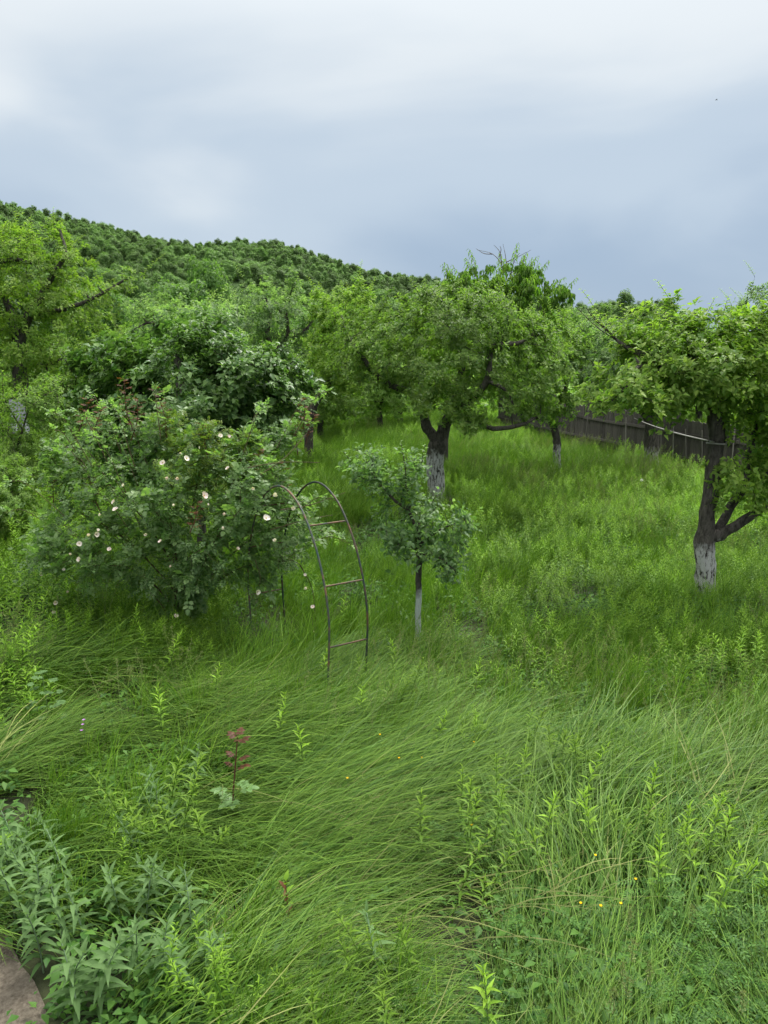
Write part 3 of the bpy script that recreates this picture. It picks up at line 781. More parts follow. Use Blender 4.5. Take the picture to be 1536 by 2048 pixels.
# --- two trees with whitewashed trunks before the fence
Yt = 20.4
b0 = stem0(1115, 930, Yt)
segs = [([b0, *L((1114, 905, Yt), (1112, 870, Yt), (1100, 835, Yt), (1085, 800, Yt))], [.145, .125, .115, .10, .09]), (L((1102, 838, Yt), (1130, 780, Yt), (1145, 700, Yt)), [.08, .07, .03]), (L((1090, 805, Yt), (1060, 760, Yt), (1050, 700, Yt)), [.07, .05, .03])]
ells = [E(1100, 720, Yt, 70, 70, 1.5), E(1060, 790, Yt, 50, 40, 1.0), E(1130, 660, Yt, 50, 30, 1.0), E(1120, 815, Yt - .8, 40, 35, .7)]
plant_tree('apple_tree', 'apple tree with slim leaning whitewashed trunk right of the middle tree',
           make_tree(101, segs, ells, 900, 2500, .09, .046, shoots=25, base=b0, nblob=36, step=.18, kill=.24), (bark_mat('limewashed_bark_slim', .9, cover=.6), M['twig'], M['apple']), b0, GRP)
Yw = 20.6
b0 = stem0(1303, 925, Yw)
segs = [([b0, *L((1303, 900, Yw), (1304, 865, Yw), (1308, 830, Yw))], [.24, .20, .19, .2]), (L((1305, 850, Yw), (1275, 800, Yw), (1250, 740, Yw), (1230, 690, Yw)), [.14, .12, .09, .04]),
        (L((1307, 845, Yw), (1330, 790, Yw), (1345, 720, Yw)), [.13, .1, .05]), (L((1250, 750, Yw), (1200, 730, Yw - .5), (1150, 745, Yw - .8)), [.07, .06, .03])]
ells = [E(1240, 700, Yw, 85, 50, 1.7), E(1180, 740, Yw, 55, 55, 1.3), E(1330, 720, Yw, 70, 60, 1.4), E(1280, 790, Yw - .4, 80, 30, 1.2), E(1190, 665, Yw, 40, 25, .9)]
plant_tree('apple_tree', 'old apple tree with thick whitewashed trunk in front of the plank fence',
           make_tree(103, segs, ells, 1200, 3000, .09, .046, shoots=22, base=b0, nblob=50, clump=.7, step=.18, kill=.24), (bark_mat('limewashed_bark_thick', .85, cover=.5), M['twig'], M['apple_g']), b0, GRP)

# --- farther orchard trees: copies of two of the above with their parts
def copy_tree(src, loc, rz, sc, label, mats=None):
    t2 = src.copy(); COL.objects.link(t2)
    t2.location = loc; t2.rotation_euler = (0, 0, rz); t2.scale = (sc, sc, sc * rng.uniform(.9, 1.1)); t2['label'] = label
    for ch in list(src.children):
        c = ch.copy(); COL.objects.link(c); c.parent = t2
    return t2
Yx = 30.0
b0 = stem0(768, 840, Yx)
o3 = lambda x, z, y=0.: b0 + np.array([x, y, z])
segs = [([b0, o3(0, .8), o3(.1, 1.4)], [.2, .16, .14]), ([o3(.1, 1.3), o3(-.8, 2., .3), o3(-1.4, 2.8, .2)], [.1, .07, .03]), ([o3(.1, 1.4), o3(.8, 2.2, -.4), o3(1.2, 3.1, -.2)], [.1, .07, .03]), ([o3(.1, 1.4), o3(0, 2.4, .5), o3(-.2, 3.4, .3)], [.1, .07, .03])]
ells = [(o3(0, 2.7), (1.9, 1.9, 1.3)), (o3(-1.3, 1.9), (1.0, 1.2, 1.0)), (o3(1.3, 2.0, .4), (1.0, 1.1, 1.1)), (o3(.2, 1.5, -1.2), (1.2, .9, .9)), (o3(0, 1.5, 1.2), (1.2, .9, .9))]
low_parts = make_tree(131, segs, ells, 1300, 4300, .10, .052, shoots=28, base=b0, nblob=50, step=.2, kill=.26)
srcA = plant_tree('apple_tree', 'x', low_parts, (M['bark'], M['twig'], M['apple']), b0, GRP)
first_far = [True]
srcB = [o for o in COL.objects if o.get('label', '').startswith('silvery')][0]
far = [(srcA, 235, 33, 0.4, 1.0, 'apple tree in the back row just right of the tall left tree'), (srcB, 330, 36, 2.0, 1.0, 'apple tree in the back row above the bare bent bough'),
       (srcA, 430, 38, 1.1, 1.15, 'bright apple tree in the back row left of the silvery tree'), (srcA, 600, 37, 3.0, 1.1, 'apple tree in the back row directly behind the silvery tree'),
       (srcB, 690, 40, 4.2, 1.0, 'apple tree in the back row behind the bright tree left of the middle'), (srcA, 800, 35, 5.1, .95, 'apple tree in the back row left behind the middle apple tree'),
       (srcB, 1180, 33, .8, .98, 'greyish apple tree behind the left end of the plank fence'), (srcA, 1255, 34, 2.3, 1.1, 'apple tree behind the fence above the thick whitewashed trunk'),
       (srcA, 1400, 33, 3.9, 1.1, 'apple tree behind the fence seen through the right-hand tree'), (srcB, 1560, 27, 5.5, 1.0, 'apple tree beyond the fence at the right edge of the picture'),
       (srcA, 90, 29, 4.6, 1.0, 'apple tree in the back row right behind the tall left tree'), (srcA, 870, 45, 1.9, 1.2, 'apple tree in the farthest row behind the middle apple tree'),
       (srcA, 520, 47, .2, 1.3, 'apple tree in the farthest row left of the picture middle'), (srcA, 300, 50, 3.3, 1.3, 'apple tree in the farthest row below the wooded hill'),
       (srcA, 170, 24, 2.7, .85, 'low bushy apple tree between the tall left tree and the glossy shrub'), (srcA, 640, 28, 5.7, .9, 'low bushy apple tree between the silvery tree and the bright tree'),
       (srcA, 1030, 34, .9, 1.1, 'apple tree in the back row behind the drooping-leaved tree'), (srcA, 760, 31, 2.2, .9, 'low apple tree seen under the left limb of the middle tree'), (srcA, 390, 29, 4.0, 1.0, 'low apple tree behind the top of the glossy shrub'), (srcA, 470, 20, 1.6, .8, 'small low apple tree right behind the glossy shrub')]
far += [(srcA, 60, 15.5, 1.2, .42, 'low leafy bush at the left edge below the tall left tree'), (srcA, 150, 16.5, 3.6, .45, 'low leafy bush between the left tree and the glossy shrub'), (srcA, -20, 13.0, 5.0, .4, 'low leafy bush cut by the left edge of the picture')]
for s_, px, Y, rz_, sc_, lab in far:
    p = at(px, 800, Y)
    if s_ is srcA and first_far[0]:
        first_far[0] = False; srcA.location = (p[0], p[1], 0); srcA.rotation_euler = (0, 0, rz_); srcA.scale = (sc_,) * 3; srcA['label'] = lab
    else:
        o = copy_tree(s_, (p[0], p[1], 0), rz_, sc_, lab)
        if 'bush' in lab: o.name = 'low_bush'; o['category'] = 'bush'; o['group'] = 'low bushes at the left edge'

# --- broadleaved trees at the foot of the hill
def foot_tree():
    rg = np.random.default_rng(5)
    t = thing('woodland_tree', 'x', 'tree', group='trees at the foot of the hill')
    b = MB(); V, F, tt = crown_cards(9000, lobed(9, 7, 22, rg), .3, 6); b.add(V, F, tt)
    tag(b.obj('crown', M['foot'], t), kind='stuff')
    b = MB(); V, F = tube([[0, 0, -.3], [.05, 0, 2], [0, .1, 5]], [.28, .22, .12], 9); b.add(V, F); b.obj('trunk', M['bark'], t)
    return t
ft = foot_tree()
foot = [(205, 66, 1.0, 'round tree at the hill foot nearest the left tall apple tree'), (290, 80, 1.0, 'tree at the hill foot, second from the left'), (345, 62, .95, 'bright tree at the hill foot above the bare bent bough'),
        (410, 88, 1.05, 'tree at the hill foot left of the slender pointed one'), (432, 70, 1.15, 'slender pointed tree at the hill foot left of the silvery apple tree'), (505, 84, .9, 'tree at the hill foot behind the silvery apple tree'),
        (610, 75, .8, 'tree at the hill foot right of the silvery apple tree'), (690, 92, .9, 'tree at the hill foot above the bright apple tree'), (765, 80, .75, 'tree at the hill foot left of the drooping-leaved tree'),
        (120, 90, 1.2, 'tree at the hill foot behind the tall left apple tree'), (20, 80, 1.2, 'tree at the hill foot at the left picture edge'), (860, 100, .8, 'tree at the hill foot hidden behind the middle apple tree')]
for i, (px, Y, sc_, lab) in enumerate(foot):
    p = at(px, 750, Y)
    if i == 0: o = ft; o['label'] = lab; o.location = (p[0], p[1], 0); o.scale = (sc_,) * 3
    else: o = copy_tree(ft, (p[0], p[1], 0), i * 1.3, sc_, lab)
    if 'slender' in lab: o.scale = (sc_ * .6, sc_ * .6, sc_ * 1.15)

# --- thin sapling and grey sheet at the left edge
Yq = 15.5
b0 = stem0(30, 930, Yq)
segs = [([b0, *L((36, 900, Yq), (45, 860, Yq), (58, 815, Yq))], [.035, .03, .025, .02]), (L((45, 860, Yq), (20, 820, Yq), (5, 790, Yq)), [.018, .014, .008]), (L((58, 815, Yq), (90, 790, Yq), (120, 775, Yq)), [.015, .012, .006]), (L((36, 900, Yq), (12, 860, Yq), (-10, 830, Yq)), [.018, .014, .008])]
ells = [E(85, 790, Yq, 55, 40, .6), E(5, 790, Yq, 30, 50, .6), E(15, 870, Yq, 45, 30, .5), E(90, 840, Yq, 30, 30, .4)]
plant_tree('sapling', 'thin dark-stemmed sapling in front of the tall left tree',
           make_tree(113, segs, ells, 500, 900, .065, .036, per=(3, 6), shoots=8, shoot_h=(.15, .3), base=b0, step=.1, kill=.13), (M['bark'], M['twig'], M['apple']), b0)
def build_sheet():
    a = np.array([at(14, 800, 17.2), at(46, 796, 17.4), at(56, 870, 16.9), at(28, 868, 16.6)])
    u = np.linspace(0, 1, 14)
    U, Vv = np.meshgrid(u, u)
    G = (a[0] * ((1 - U) * (1 - Vv))[..., None] + a[1] * (U * (1 - Vv))[..., None] + a[2] * (U * Vv)[..., None] + a[3] * ((1 - U) * Vv)[..., None])
    G[..., 1] += (vnoise(U, Vv, .22) - .5) * .16; G[..., 0] += (vnoise(U, Vv, .3, 3) - .5) * .1
    bk = G.copy(); bk[..., 1] += .04
    c = G.reshape(-1, 3).mean(0); c[2] = G[..., 2].min()
    i = np.arange(13)[:, None] * 14 + np.arange(13)[None]
    f = np.stack([i, i + 1, i + 15, i + 14], -1).reshape(-1, 4)
    rim = [*range(14), *range(27, 196, 14), *range(194, 181, -1), *range(168, 0, -14)]
    rf = [[rim[k], rim[k] + 196, rim[(k + 1) % len(rim)] + 196, rim[(k + 1) % len(rim)]] for k in range(len(rim))]
    o = link('grey_sheet', mesh('grey_sheet', np.vstack([G.reshape(-1, 3), bk.reshape(-1, 3)]) - c, np.vstack([f, f[:, ::-1] + 196, rf]), M['tarp']))
    o.location = c
    tag(o, 'crumpled pale grey sheet propped behind the thin sapling at the left edge', 'sheet')
build_sheet()

# ------------------------------------------------------------------ plank fence
def build_fence():
    A = np.array([6.8, 27.8]); Bv = np.array([8.3, 21.8]); d = (Bv - A) / np.linalg.norm(Bv - A); nn = np.array([-d[1], d[0]])   # nn away from the orchard
    if nn[0] < 0: nn = -nn
    org = A - d * 7.0
    t = thing('plank_fence', 'weathered dark grey plank fence along the right side of the orchard', 'fence', (org[0], org[1], 0))
    ax = np.array([[d[0], d[1], 0], [nn[0], nn[1], 0], [0, 0, 1]])
    rg = np.random.default_rng(2)
    s = 0.0; meshes = []
    for k in range(5):
        w = 0.118 + 0.012 * k
        V, F = box((0, 0, 0), (w, 0.022, 1.46), np.eye(3))
        top = V[:, 2] > 0; V[top, 2] += (V[top, 0] / w) * rg.uniform(-.06, .06)
        meshes.append((w, mesh('plank', V @ ax, F, M['wood'], smooth=False)))
    while s < 21.5:
        w, me = meshes[rg.integers(0, 5)]
        if True:
            o = link('plank', me, t); c = d * (s + w / 2)
            o.location = (c[0] + nn[0] * 0, c[1], 0.78 + rg.uniform(-.035, .035)); o.rotation_euler = (rg.normal(0, .012), rg.normal(0, .012), rg.normal(0, .02))
        s += w + rg.uniform(.004, .022)
    rv = mesh('rail', *box((0, 0, 0), (2.6, .045, .08), ax), M['wood'], smooth=False)
    pv = mesh('post', *box((0, 0, 0), (.11, .11, 1.9), ax), M['wood'], smooth=False)
    for k in range(9):
        for z in (.45, 1.12):
            o = link('rail', rv, t); c = d * (k * 2.61 + 1.3) - nn * .042; o.location = (c[0], c[1], z + rg.uniform(-.02, .02))
        o = link('post', pv, t); c = d * (k * 2.61) + nn * .085; o.location = (c[0], c[1], .8)
    lv = mesh('gap_light_strip', *box((0, 0, 0), (.028, .018, 1.25), ax), M['gap_light'], smooth=False)  # added pale strips that imitate light coming through gaps in the fence
    for s in (8.1, 10.6, 12.5, 13.1, 13.7, 14.4, 15.6):
        o = link('gap_light_strip', lv, t); c = d * s - nn * .075; o.location = (c[0], c[1], .62 + rg.uniform(0, .25)); o.rotation_euler = (rg.normal(0, .03), rg.normal(0, .05), 0)
build_fence()

# ------------------------------------------------------------------ rope from the thick trunk to the right-hand tree
def build_rope():
    a, b = at(1268, 836, 19.8), at(1428, 884, 10.05)
    s = np.linspace(0, 1, 24)[:, None]
    P = a * (1 - s) + b * s - np.array([0, 0, 1]) * (s * (1 - s)) * .18
    m = MB(); V, F = tube(P - a, .011, 6); m.add(V, F)
    # tie round the near trunk
    th = np.linspace(0, 2 * pi, 18); c = at(1433, 886, Yr + .06) - a
    V, F = tube(c + np.stack([np.cos(th) * .125, np.sin(th) * .125, np.sin(th * 2) * .006], 1), .011, 6); m.add(V, F)
    o = m.obj('rope', M['rope']); o.location = a
    tag(o, 'pale taut rope tied to the right-hand apple tree in front of the fence', 'rope')
build_rope()

# ------------------------------------------------------------------ metal garden arch
ARCH = gnd(660, 1402, .12)
def build_arch():
    r = nrm(np.array([.84, .54, 0])); a = np.array([-r[1], r[0], 0])
    w = .42
    t = thing('garden_arch', 'rusty green metal rose arch like a bent ladder leaning into the rose bush', 'garden arch', (ARCH[0], ARCH[1], 0))
    prof = np.array([(.05, -.05), (.03, .35), (.0, .68), (.0, .95), (.08, 1.27), (.26, 1.62), (.56, 1.93), (.95, 2.06), (1.34, 1.93), (1.64, 1.62), (1.82, 1.27), (1.9, .95), (1.9, .68), (1.87, .35), (1.85, -.05)])
    q = smooth_path(np.stack([prof[:, 0], prof[:, 1]], 1), 6)
    for k in (0, 1):
        m = MB(); P = r * w * k + a * q[:, :1] + np.array([0, 0, 1]) * q[:, 1:]
        V, F = tube(P, .0105, 10); m.add(V, F); m.obj('rail', M['iron'], t)
    for z, lean, far in ((.16, .04, 0), (.66, 0, 0), (1.24, .07, 0), (1.76, .385, 0), (1.76, 1.515, 1), (1.24, 1.83, 1), (.66, 1.9, 1)):
        m = MB(); p0 = a * lean + np.array([0, 0, z]); p1 = p0 + r * w
        V, F = tube(np.array([p0, p0 * .5 + p1 * .5, p1]), .009, 8); m.add(V, F); m.obj('rung', M['rust'], t)
build_arch()

# ------------------------------------------------------------------ rose bush
def pinnate(P, D, Nn, Lr, lf, wf, pairs, rg):
    """compound leaves: leaflets in pairs along a midrib plus one at the tip"""
    D = nrm(D); B = nrm(np.cross(Nn, D)); Nn = np.cross(D, B)
    ps, ds, ns, ls = [], [], [], []
    for k in range(pairs):
        f = (k + 1) / (pairs + .6)
        for s in (-1, 1):
            ps.append(P + D * (Lr * f)[:, None] - Nn * (Lr * f * f * .25)[:, None]); ds.append(nrm(B * s + D * .55 + .12 * rand_dir(len(P), rg))); ns.append(nrm(Nn + B * s * -.15 + .2 * rand_dir(len(P), rg))); ls.append(np.full(len(P), .85 + .15 * f))
    ps.append(P + D * (Lr * .95)[:, None] - Nn * (Lr * .22)[:, None]); ds.append(nrm(D - Nn * .3)); ns.append(Nn); ls.append(np.full(len(P), 1.1))
    return np.concatenate(ps), np.concatenate(ds), np.concatenate(ns), np.concatenate(ls), 2 * pairs + 1

Yo = 8.7
def rose_front(px, py):
    q = 1 - ((px - 360) / 310) ** 2 - ((py - 1030) / 235) ** 2
    return Yo - .95 * math.sqrt(max(q, 0.02))
PETAL = None
def rose_flower(parent, loc, face, size, rg):
    global PETAL
    if PETAL is None:
        u = np.linspace(0, 1, 5); prof = [.10, .34, .46, .44, .22]
        V = []
        for i, uu in enumerate(u):
            for s in (-1, 0, 1):
                V.append([uu * (.5 if s else .5 * (.94 if i == 4 else 1)), s * prof[i] * .62, .16 * uu ** 2 + (.05 if s else 0)])
        F = [[i * 3 + j, i * 3 + j + 1, i * 3 + j + 4, i * 3 + j + 3] for i in range(4) for j in range(2)]
        c, f = [], MB()
        Vs, Fs = tube([[0, 0, 0], [0, 0, .05], [0, 0, .07]], [.10, .09, .02], 8); f.add(Vs, Fs)
        for k in range(16):
            az = k * 2.4; Vs, Fs = tube([[0, 0, .03], [.1 * math.cos(az), .1 * math.sin(az), .11]], [.008, .014], 3); f.add(Vs, Fs)
        st = MB(); Vs, Fs = tube([[0, 0, -.01], [.1, 0, -.5], [.3, 0, -1.6]], [.05, .03, .03], 5); st.add(Vs, Fs)
        PETAL = [mesh('petal', V, np.array(F), M['petal'], np.full(15, tt)) for tt in (.2, .6, 1.0)], f.data('stamens', M['stamen']), st.data('flower_stem', M['stem'])
    z = Vector(face).normalized(); q = z.to_track_quat('Z', 'Y')
    f = link('flower', None, parent); f.location = loc; f.rotation_mode = 'QUATERNION'; f.rotation_quaternion = q; f.scale = (size,) * 3; f.empty_display_size = .02
    ct = rg.integers(0, 3); cl = rg.uniform(-.95, .15)
    for k in range(5):
        o = link('petal', PETAL[0][ct], f); o.rotation_euler = (rg.normal(0, .12), cl + rg.normal(0, .1), k * 1.2566 + rg.normal(0, .08))
    link('stamens', PETAL[1], f); link('flower_stem', PETAL[2], f)
def build_rose():
    b0 = stem0(370, 1262, Yo)
    rg = np.random.default_rng(77)
    segs = [([b0, b0 + [0, 0, .25]], [.03, .028])]
    for px, py, dy in ((250, 820, .1), (330, 800, .3), (420, 860, -.3), (520, 900, 0), (600, 840, .3), (130, 1010, 0), (90, 1100, -.2), (200, 950, -.3), (480, 1020, -.8), (300, 1000, -.9), (620, 1020, .1), (590, 1120, -.4), (180, 1130, -.7), (400, 1100, -.9), (560, 980, -.5)):
        tip = at(px, py, Yo + dy); st = b0 + [rg.uniform(-.15, .15), rg.uniform(-.15, .15), .2]
        mid = st * .45 + tip * .55 + np.array([0, 0, .28])
        segs.append((np.array([st, st * .7 + mid * .3 + [0, 0, .15], mid, tip]), [.014, .012, .009, .004]))
    ells = [E(370, 1010, Yo, 200, 150, .9), E(190, 1050, Yo - .1, 120, 105, .7), E(520, 960, Yo, 105, 110, .7), E(290, 870, Yo + .1, 110, 70, .6), E(430, 1120, Yo - .3, 190, 90, .7), E(450, 880, Yo, 90, 50, .6), E(230, 1150, Yo - .2, 120, 55, .6), E(595, 860, Yo + .2, 40, 45, .4), E(100, 1050, Yo, 60, 60, .4), E(90, 1120, Yo - .2, 80, 60, .5), E(150, 930, Yo + .3, 70, 60, .5), E(560, 1060, Yo - .45, 70, 95, .4), E(545, 1000, Yo - .5, 60, 60, .35)]
    tb, bb, lb = make_tree(79, segs, ells, 1500, 10, .04, .03, shoots=0, base=b0, step=.085, kill=.11, nblob=70, clump=.65, rtip=.0022, jitter=.35, sides=6, lump=0, up=-.02)
    bb.V += tb.V; off = bb.n; bb.F4 += [f + off for f in tb.F4]; bb.T += tb.T; bb.n += tb.n
    t = thing('rose_bush', 'big tangled rose bush with pale pink flowers left of the metal arch', 'rose bush', b0)
    tag(bb.obj('canes', M['cane'], t), kind='stuff')
    # foliage on the fine wood: compound leaves
    P = np.concatenate(bb.V)
    P = P[(P[:, 2] > .3)]
    def fol(name, sel, n, Lr, lf, wf, mat, tm, pairs=2, seed=1, hi=False):
        r2 = np.random.default_rng(seed)
        pos = sel[r2.integers(0, len(sel), n)] + r2.standard_normal((n, 3)) * .05
        out_ = nrm(pos - np.array([0, 0, .9])); D = nrm(out_ * .6 + rand_dir(n, r2) * .8 + [0, 0, .1]); Nn = nrm(out_ * .4 + [0, 0, .8] + .5 * rand_dir(n, r2))
        s = r2.uniform(.65, 1.3, n)
        p, d, nn, ls, k = pinnate(pos, D, Nn, Lr * s, lf, wf, pairs, r2)
        ss = np.tile(s, k) * ls
        V, F, q = leaves(p, d, nn, lf * ss, wf * ss, .1, .15, hi)
        m = MB(); m.add(V, F, np.repeat(np.clip(r2.normal(tm, .22, len(p)), 0, 1), q)); tag(m.obj(name, mat, t), kind='stuff')
    ctr = lambda px, py: at(px, py, Yo) - b0
    d1 = np.linalg.norm((P - ctr(420, 890)) * [1, .6, 1], axis=1); y_sel = P[d1 < .6]
    low = P[vnoise(P[:, 0], P[:, 2], .35, 5) > .42]
    fol('foliage', P, 7500, .075, .038, .028, M['rose'], .4, 2, 5)
    fol('broad_foliage', low, 1500, .10, .056, .043, M['rose'], .65, 2, 6, True)
    tag(t.children[-1], 'larger bluish green rose leaves')
    fol('young_foliage', y_sel, 1300, .08, .03, .018, M['rose_y'], .5, 3, 7)
    tag(t.children[-1], 'small yellow-green young rose leaves near the top')
    # reddish young shoots
    for px, py, hp, dy in ((248, 760, 110, -.1), (310, 778, 95, 0), (178, 800, 60, -.1), (205, 815, 60, 0), (405, 850, 60, -.3), (610, 800, 80, .2), (632, 830, 60, .2), (590, 850, 60, .1), (180, 960, 60, -.3), (560, 930, 50, -.3), (110, 960, 50, 0), (275, 800, 80, 0), (395, 1010, 50, -.85), (520, 905, 50, -.2)):
        top = at(px, py, Yo + dy) - b0; h = hp * Yo / F_PX; bot = top - [rg.uniform(-.12, .12), .05, h]
        C = smooth_path(np.array([bot, bot * .5 + top * .5 + [rg.uniform(-.04, .04), 0, 0], top]), 5)
        m = MB(); n = int(h / .035) + 4
        f = np.linspace(.15, 1, n); Q = np.stack([np.interp(f, np.linspace(0, 1, len(C)), C[:, a_]) for a_ in range(3)], 1)
        az = np.arange(n) * 2.4; D = nrm(np.stack([np.cos(az), np.sin(az), np.full(n, .6)], 1)); Nn = nrm(np.array([0, 0, 1]) - D * .4 + .2 * rand_dir(n, rg))
        p, d, nn, ls, k = pinnate(Q, D, Nn, np.full(n, .07), .034, .02, 2, rg)
        V, F, q = leaves(p, d, nn, .036 * ls, .021 * ls, .12, .2, True); m.add(V, F, np.repeat(rg.random(len(p)), q))
        o = m.obj('young_shoot', M['rose_r'], t); tag(o, 'young shoot with reddish bronze leaves', kind='stuff')
        m = MB(); V, F = tube(C, np.linspace(.006, .003, len(C)), 5); m.add(V, F); m.obj('stem', M['stem_r'], o)
    fl = [(335, 921, 1.1), (381, 912, 1.1), (464, 869, .8), (447, 869, 1), (341, 950, 1), (365, 952, .8), (259, 965, .8), (415, 985, 1.35), (358, 1004, .75), (239, 998, 1.1), (242, 1012, 1), (213, 1023, .7), (462, 932, 1),
          (426, 1002, .7), (457, 1022, .7), (455, 1049, .75), (537, 1030, 1.4), (551, 984, 1.2), (511, 971, .8), (555, 1074, 1), (330, 1075, .7), (189, 1065, 1.1), (204, 1061, 1), (208, 1053, .7), (171, 1080, .9), (154, 1102, .8),
          (172, 1111, 1.1), (351, 1124, .75), (519, 1174, 1.2), (123, 1196, 1.1), (120, 1214, .7), (147, 1176, .7), (360, 1222, 1), (613, 1141, .7), (617, 1168, .9), (628, 1204, .8), (631, 1254, .75), (370, 903, .7), (407, 891, .6), (95, 1140, .8), (140, 1130, .7), (480, 1090, .8), (590, 1010, .8), (300, 1060, .7), (230, 1090, .9)]
    for px, py, s in fl:
        p = at(px, py, rose_front(px, py) - .03) - b0
        face = nrm(np.array([rg.normal(0, .75), -.7, .6 + rg.normal(0, .45)]))
        rose_flower(t, p - [0, .17, 0], face, .060 * s * rg.uniform(.75, 1.15), rg)
    # long arching shoots that break the outline
    mc, ml = MB(), MB()
    for k in range(34):
        px, py = rg.uniform(70, 620), rg.uniform(840, 1120); st = at(px, py, Yo + rg.uniform(-.6, .3)) - b0
        o_ = nrm(st - np.array([0, 0, .6])); ln = rg.uniform(.3, .65)
        C = smooth_path(np.array([st - o_ * .2, st + o_ * ln * .5 + [0, 0, .16 * ln], st + o_ * ln + [0, 0, -.12 * ln]]), 6)
        V, F = tube(C, np.linspace(.005, .0025, len(C)), 4); mc.add(V, F)
        n = int(ln / .035); f = np.linspace(.25, 1, n); Q = np.stack([np.interp(f, np.linspace(0, 1, len(C)), C[:, a_]) for a_ in range(3)], 1)
        D = nrm(rand_dir(n, rg) + o_ * .6); Nn = nrm(np.array([0, 0, 1]) + .4 * rand_dir(n, rg))
        p, d, nn, ls, kk = pinnate(Q, D, Nn, np.full(n, .075), .036, .025, 2, rg)
        V, F, q = leaves(p, d, nn, .038 * ls, .026 * ls, .12, .2, True); ml.add(V, F, np.repeat(np.clip(rg.normal(.6, .25, len(p)), 0, 1), q))
    o = mc.obj('arching_canes', M['cane'], t); tag(o, kind='stuff')
    o = ml.obj('arching_cane_leaves', M['rose'], t); tag(o, kind='stuff')
    # the long thin flowering shoots hanging out beside the arch
    m = MB()
    for pts in (((560, 1110), (600, 1130), (615, 1165)), ((600, 1130), (625, 1180), (632, 1256)), ((510, 1120), (520, 1150), (519, 1174)), ((560, 1020), (620, 1010), (690, 985)), ((540, 1060), (610, 1040), (665, 1030)), ((520, 950), (570, 915), (615, 865)), ((470, 940), (560, 925), (640, 925))):
        C = smooth_path(np.array([at(a_, b_, rose_front(a_, b_) + .02) - b0 for a_, b_ in pts]), 5)
        V, F = tube(C, np.linspace(.006, .003, len(C)), 5); m.add(V, F)
    o = m.obj('hanging_shoots', M['cane'], t); tag(o, kind='stuff')
build_rose()

# ------------------------------------------------------------------ meadow (nobody could count it)
def ribbons(C, width, rg, flat=None):
    """blades along curves C (n,k,3) with width profile (n,k)"""
    n, k, _ = C.shape
    T = nrm(np.gradient(C, axis=1))
    ref = rand_dir(n, rg)[:, None, :] if flat is None else nrm(flat + .5 * rand_dir(n, rg))[:, None, :]
    sd = nrm(np.cross(T, np.broadcast_to(ref, T.shape)))
    A, B = C + sd * width[..., None] / 2, C - sd * width[..., None] / 2
    V = np.stack([A, B], 2).reshape(-1, 3)
    i = (np.arange(n) * k * 2)[:, None] + np.arange(k - 1)[None] * 2
    F = np.stack([i, i + 1, i + 3, i + 2], -1).reshape(-1, 4)
    return V, F
def lodged_patch(seed, n=430):
    """tall grass laid over towards +X"""
    rg = np.random.default_rng(seed); k = 7
    s = np.linspace(0, 1, k)[None]
    x0 = rg.uniform(-.35, .25, n)[:, None]; y0 = rg.uniform(-.3, .3, n)[:, None]
    Lb = (.3 + .65 * rg.random(n) ** 1.2)[:, None]; H = rg.uniform(.08, .32, n)[:, None] * 1.0; sag = rg.uniform(.0, .18, n)[:, None]
    ang = rg.normal(0, .3, n)[:, None]; wig = rg.normal(0, .12, n)[:, None]
    r = Lb * s ** 1.25
    X = x0 + r * np.cos(ang); Y = y0 + r * np.sin(ang) + wig * s * s
    Z = H * (1 - (1 - s) ** 2.4) - sag * s ** 2.2
    up = rg.random(n)[:, None] < .17
    Z = np.where(up, Z + .22 * s ** 1.6, np.maximum(Z, .02 * s))
    C = np.stack([X, Y, Z], -1)
    w = rg.uniform(.0035, .0076, n)[:, None] * np.array([.8, 1, 1, .95, .8, .55, .12])[None]
    b = MB(); V, F = ribbons(C, w, rg, np.array([0, 0, 1.0]))
    b.add(V, F, np.repeat(np.clip(rg.normal(.36, .3, n), 0, 1), 2 * k) * .8 + np.tile(np.repeat(np.linspace(0, .2, k), 2), n))  # own colour gradient along the blade, roots darkened to add shade in the gaps
    return b, C
def seed_patch(C, rg, frac=.3):
    """loose seed panicles at the ends of the laid stalks"""
    n = len(C); sel = np.where(rg.random(n) < frac)[0]; m = 16
    tip, pre = C[sel, -1], C[sel, -3]
    f = rg.random((len(sel), m)); P = tip[:, None] + (pre - tip)[:, None] * f[..., None] * .75
    P = P + rg.standard_normal(P.shape) * (.008 + .014 * f)[..., None]
    P = P.reshape(-1, 3); D = nrm(np.repeat(tip - pre, m, 0) + .06 * rg.standard_normal(P.shape))
    b = MB(); V, F, q = leaves(P, D, rand_dir(len(P), rg), .009, .0042, .1, .1); b.add(V, F, np.repeat(rg.random(len(P)), q))
    return b
def tuft_patch(seed, n=230, R=.38, H=(.3, .62), width=(.004, .008), lean=.35):
    rg = np.random.default_rng(seed); k = 6; s = np.linspace(0, 1, k)[None]
    nt_ = 9; c = rg.uniform(-R, R, (nt_, 2)); ti = rg.integers(0, nt_, n)
    p0 = c[ti] + rg.normal(0, .05, (n, 2)); az = rg.uniform(0, 2 * pi, n)
    h = rg.uniform(*H, n)[:, None]; o_ = np.abs(rg.normal(lean, .3, n))[:, None] * h
    X = p0[:, :1] + np.cos(az)[:, None] * o_ * s ** 1.8 + .12 * s ** 2; Y = p0[:, 1:] + np.sin(az)[:, None] * o_ * s ** 1.8
    Z = h * (s - .28 * s ** 2.5 * np.minimum(o_ / h, 1.6) * 1.2)
    w = rg.uniform(*width, n)[:, None] * np.array([.8, 1, .95, .8, .5, .1])[None]
    b = MB(); V, F = ribbons(np.stack([X, Y, Z], -1), w, rg)
    b.add(V, F, np.repeat(np.clip(rg.normal(.45, .25, n), 0, 1), 2 * k))
    return b
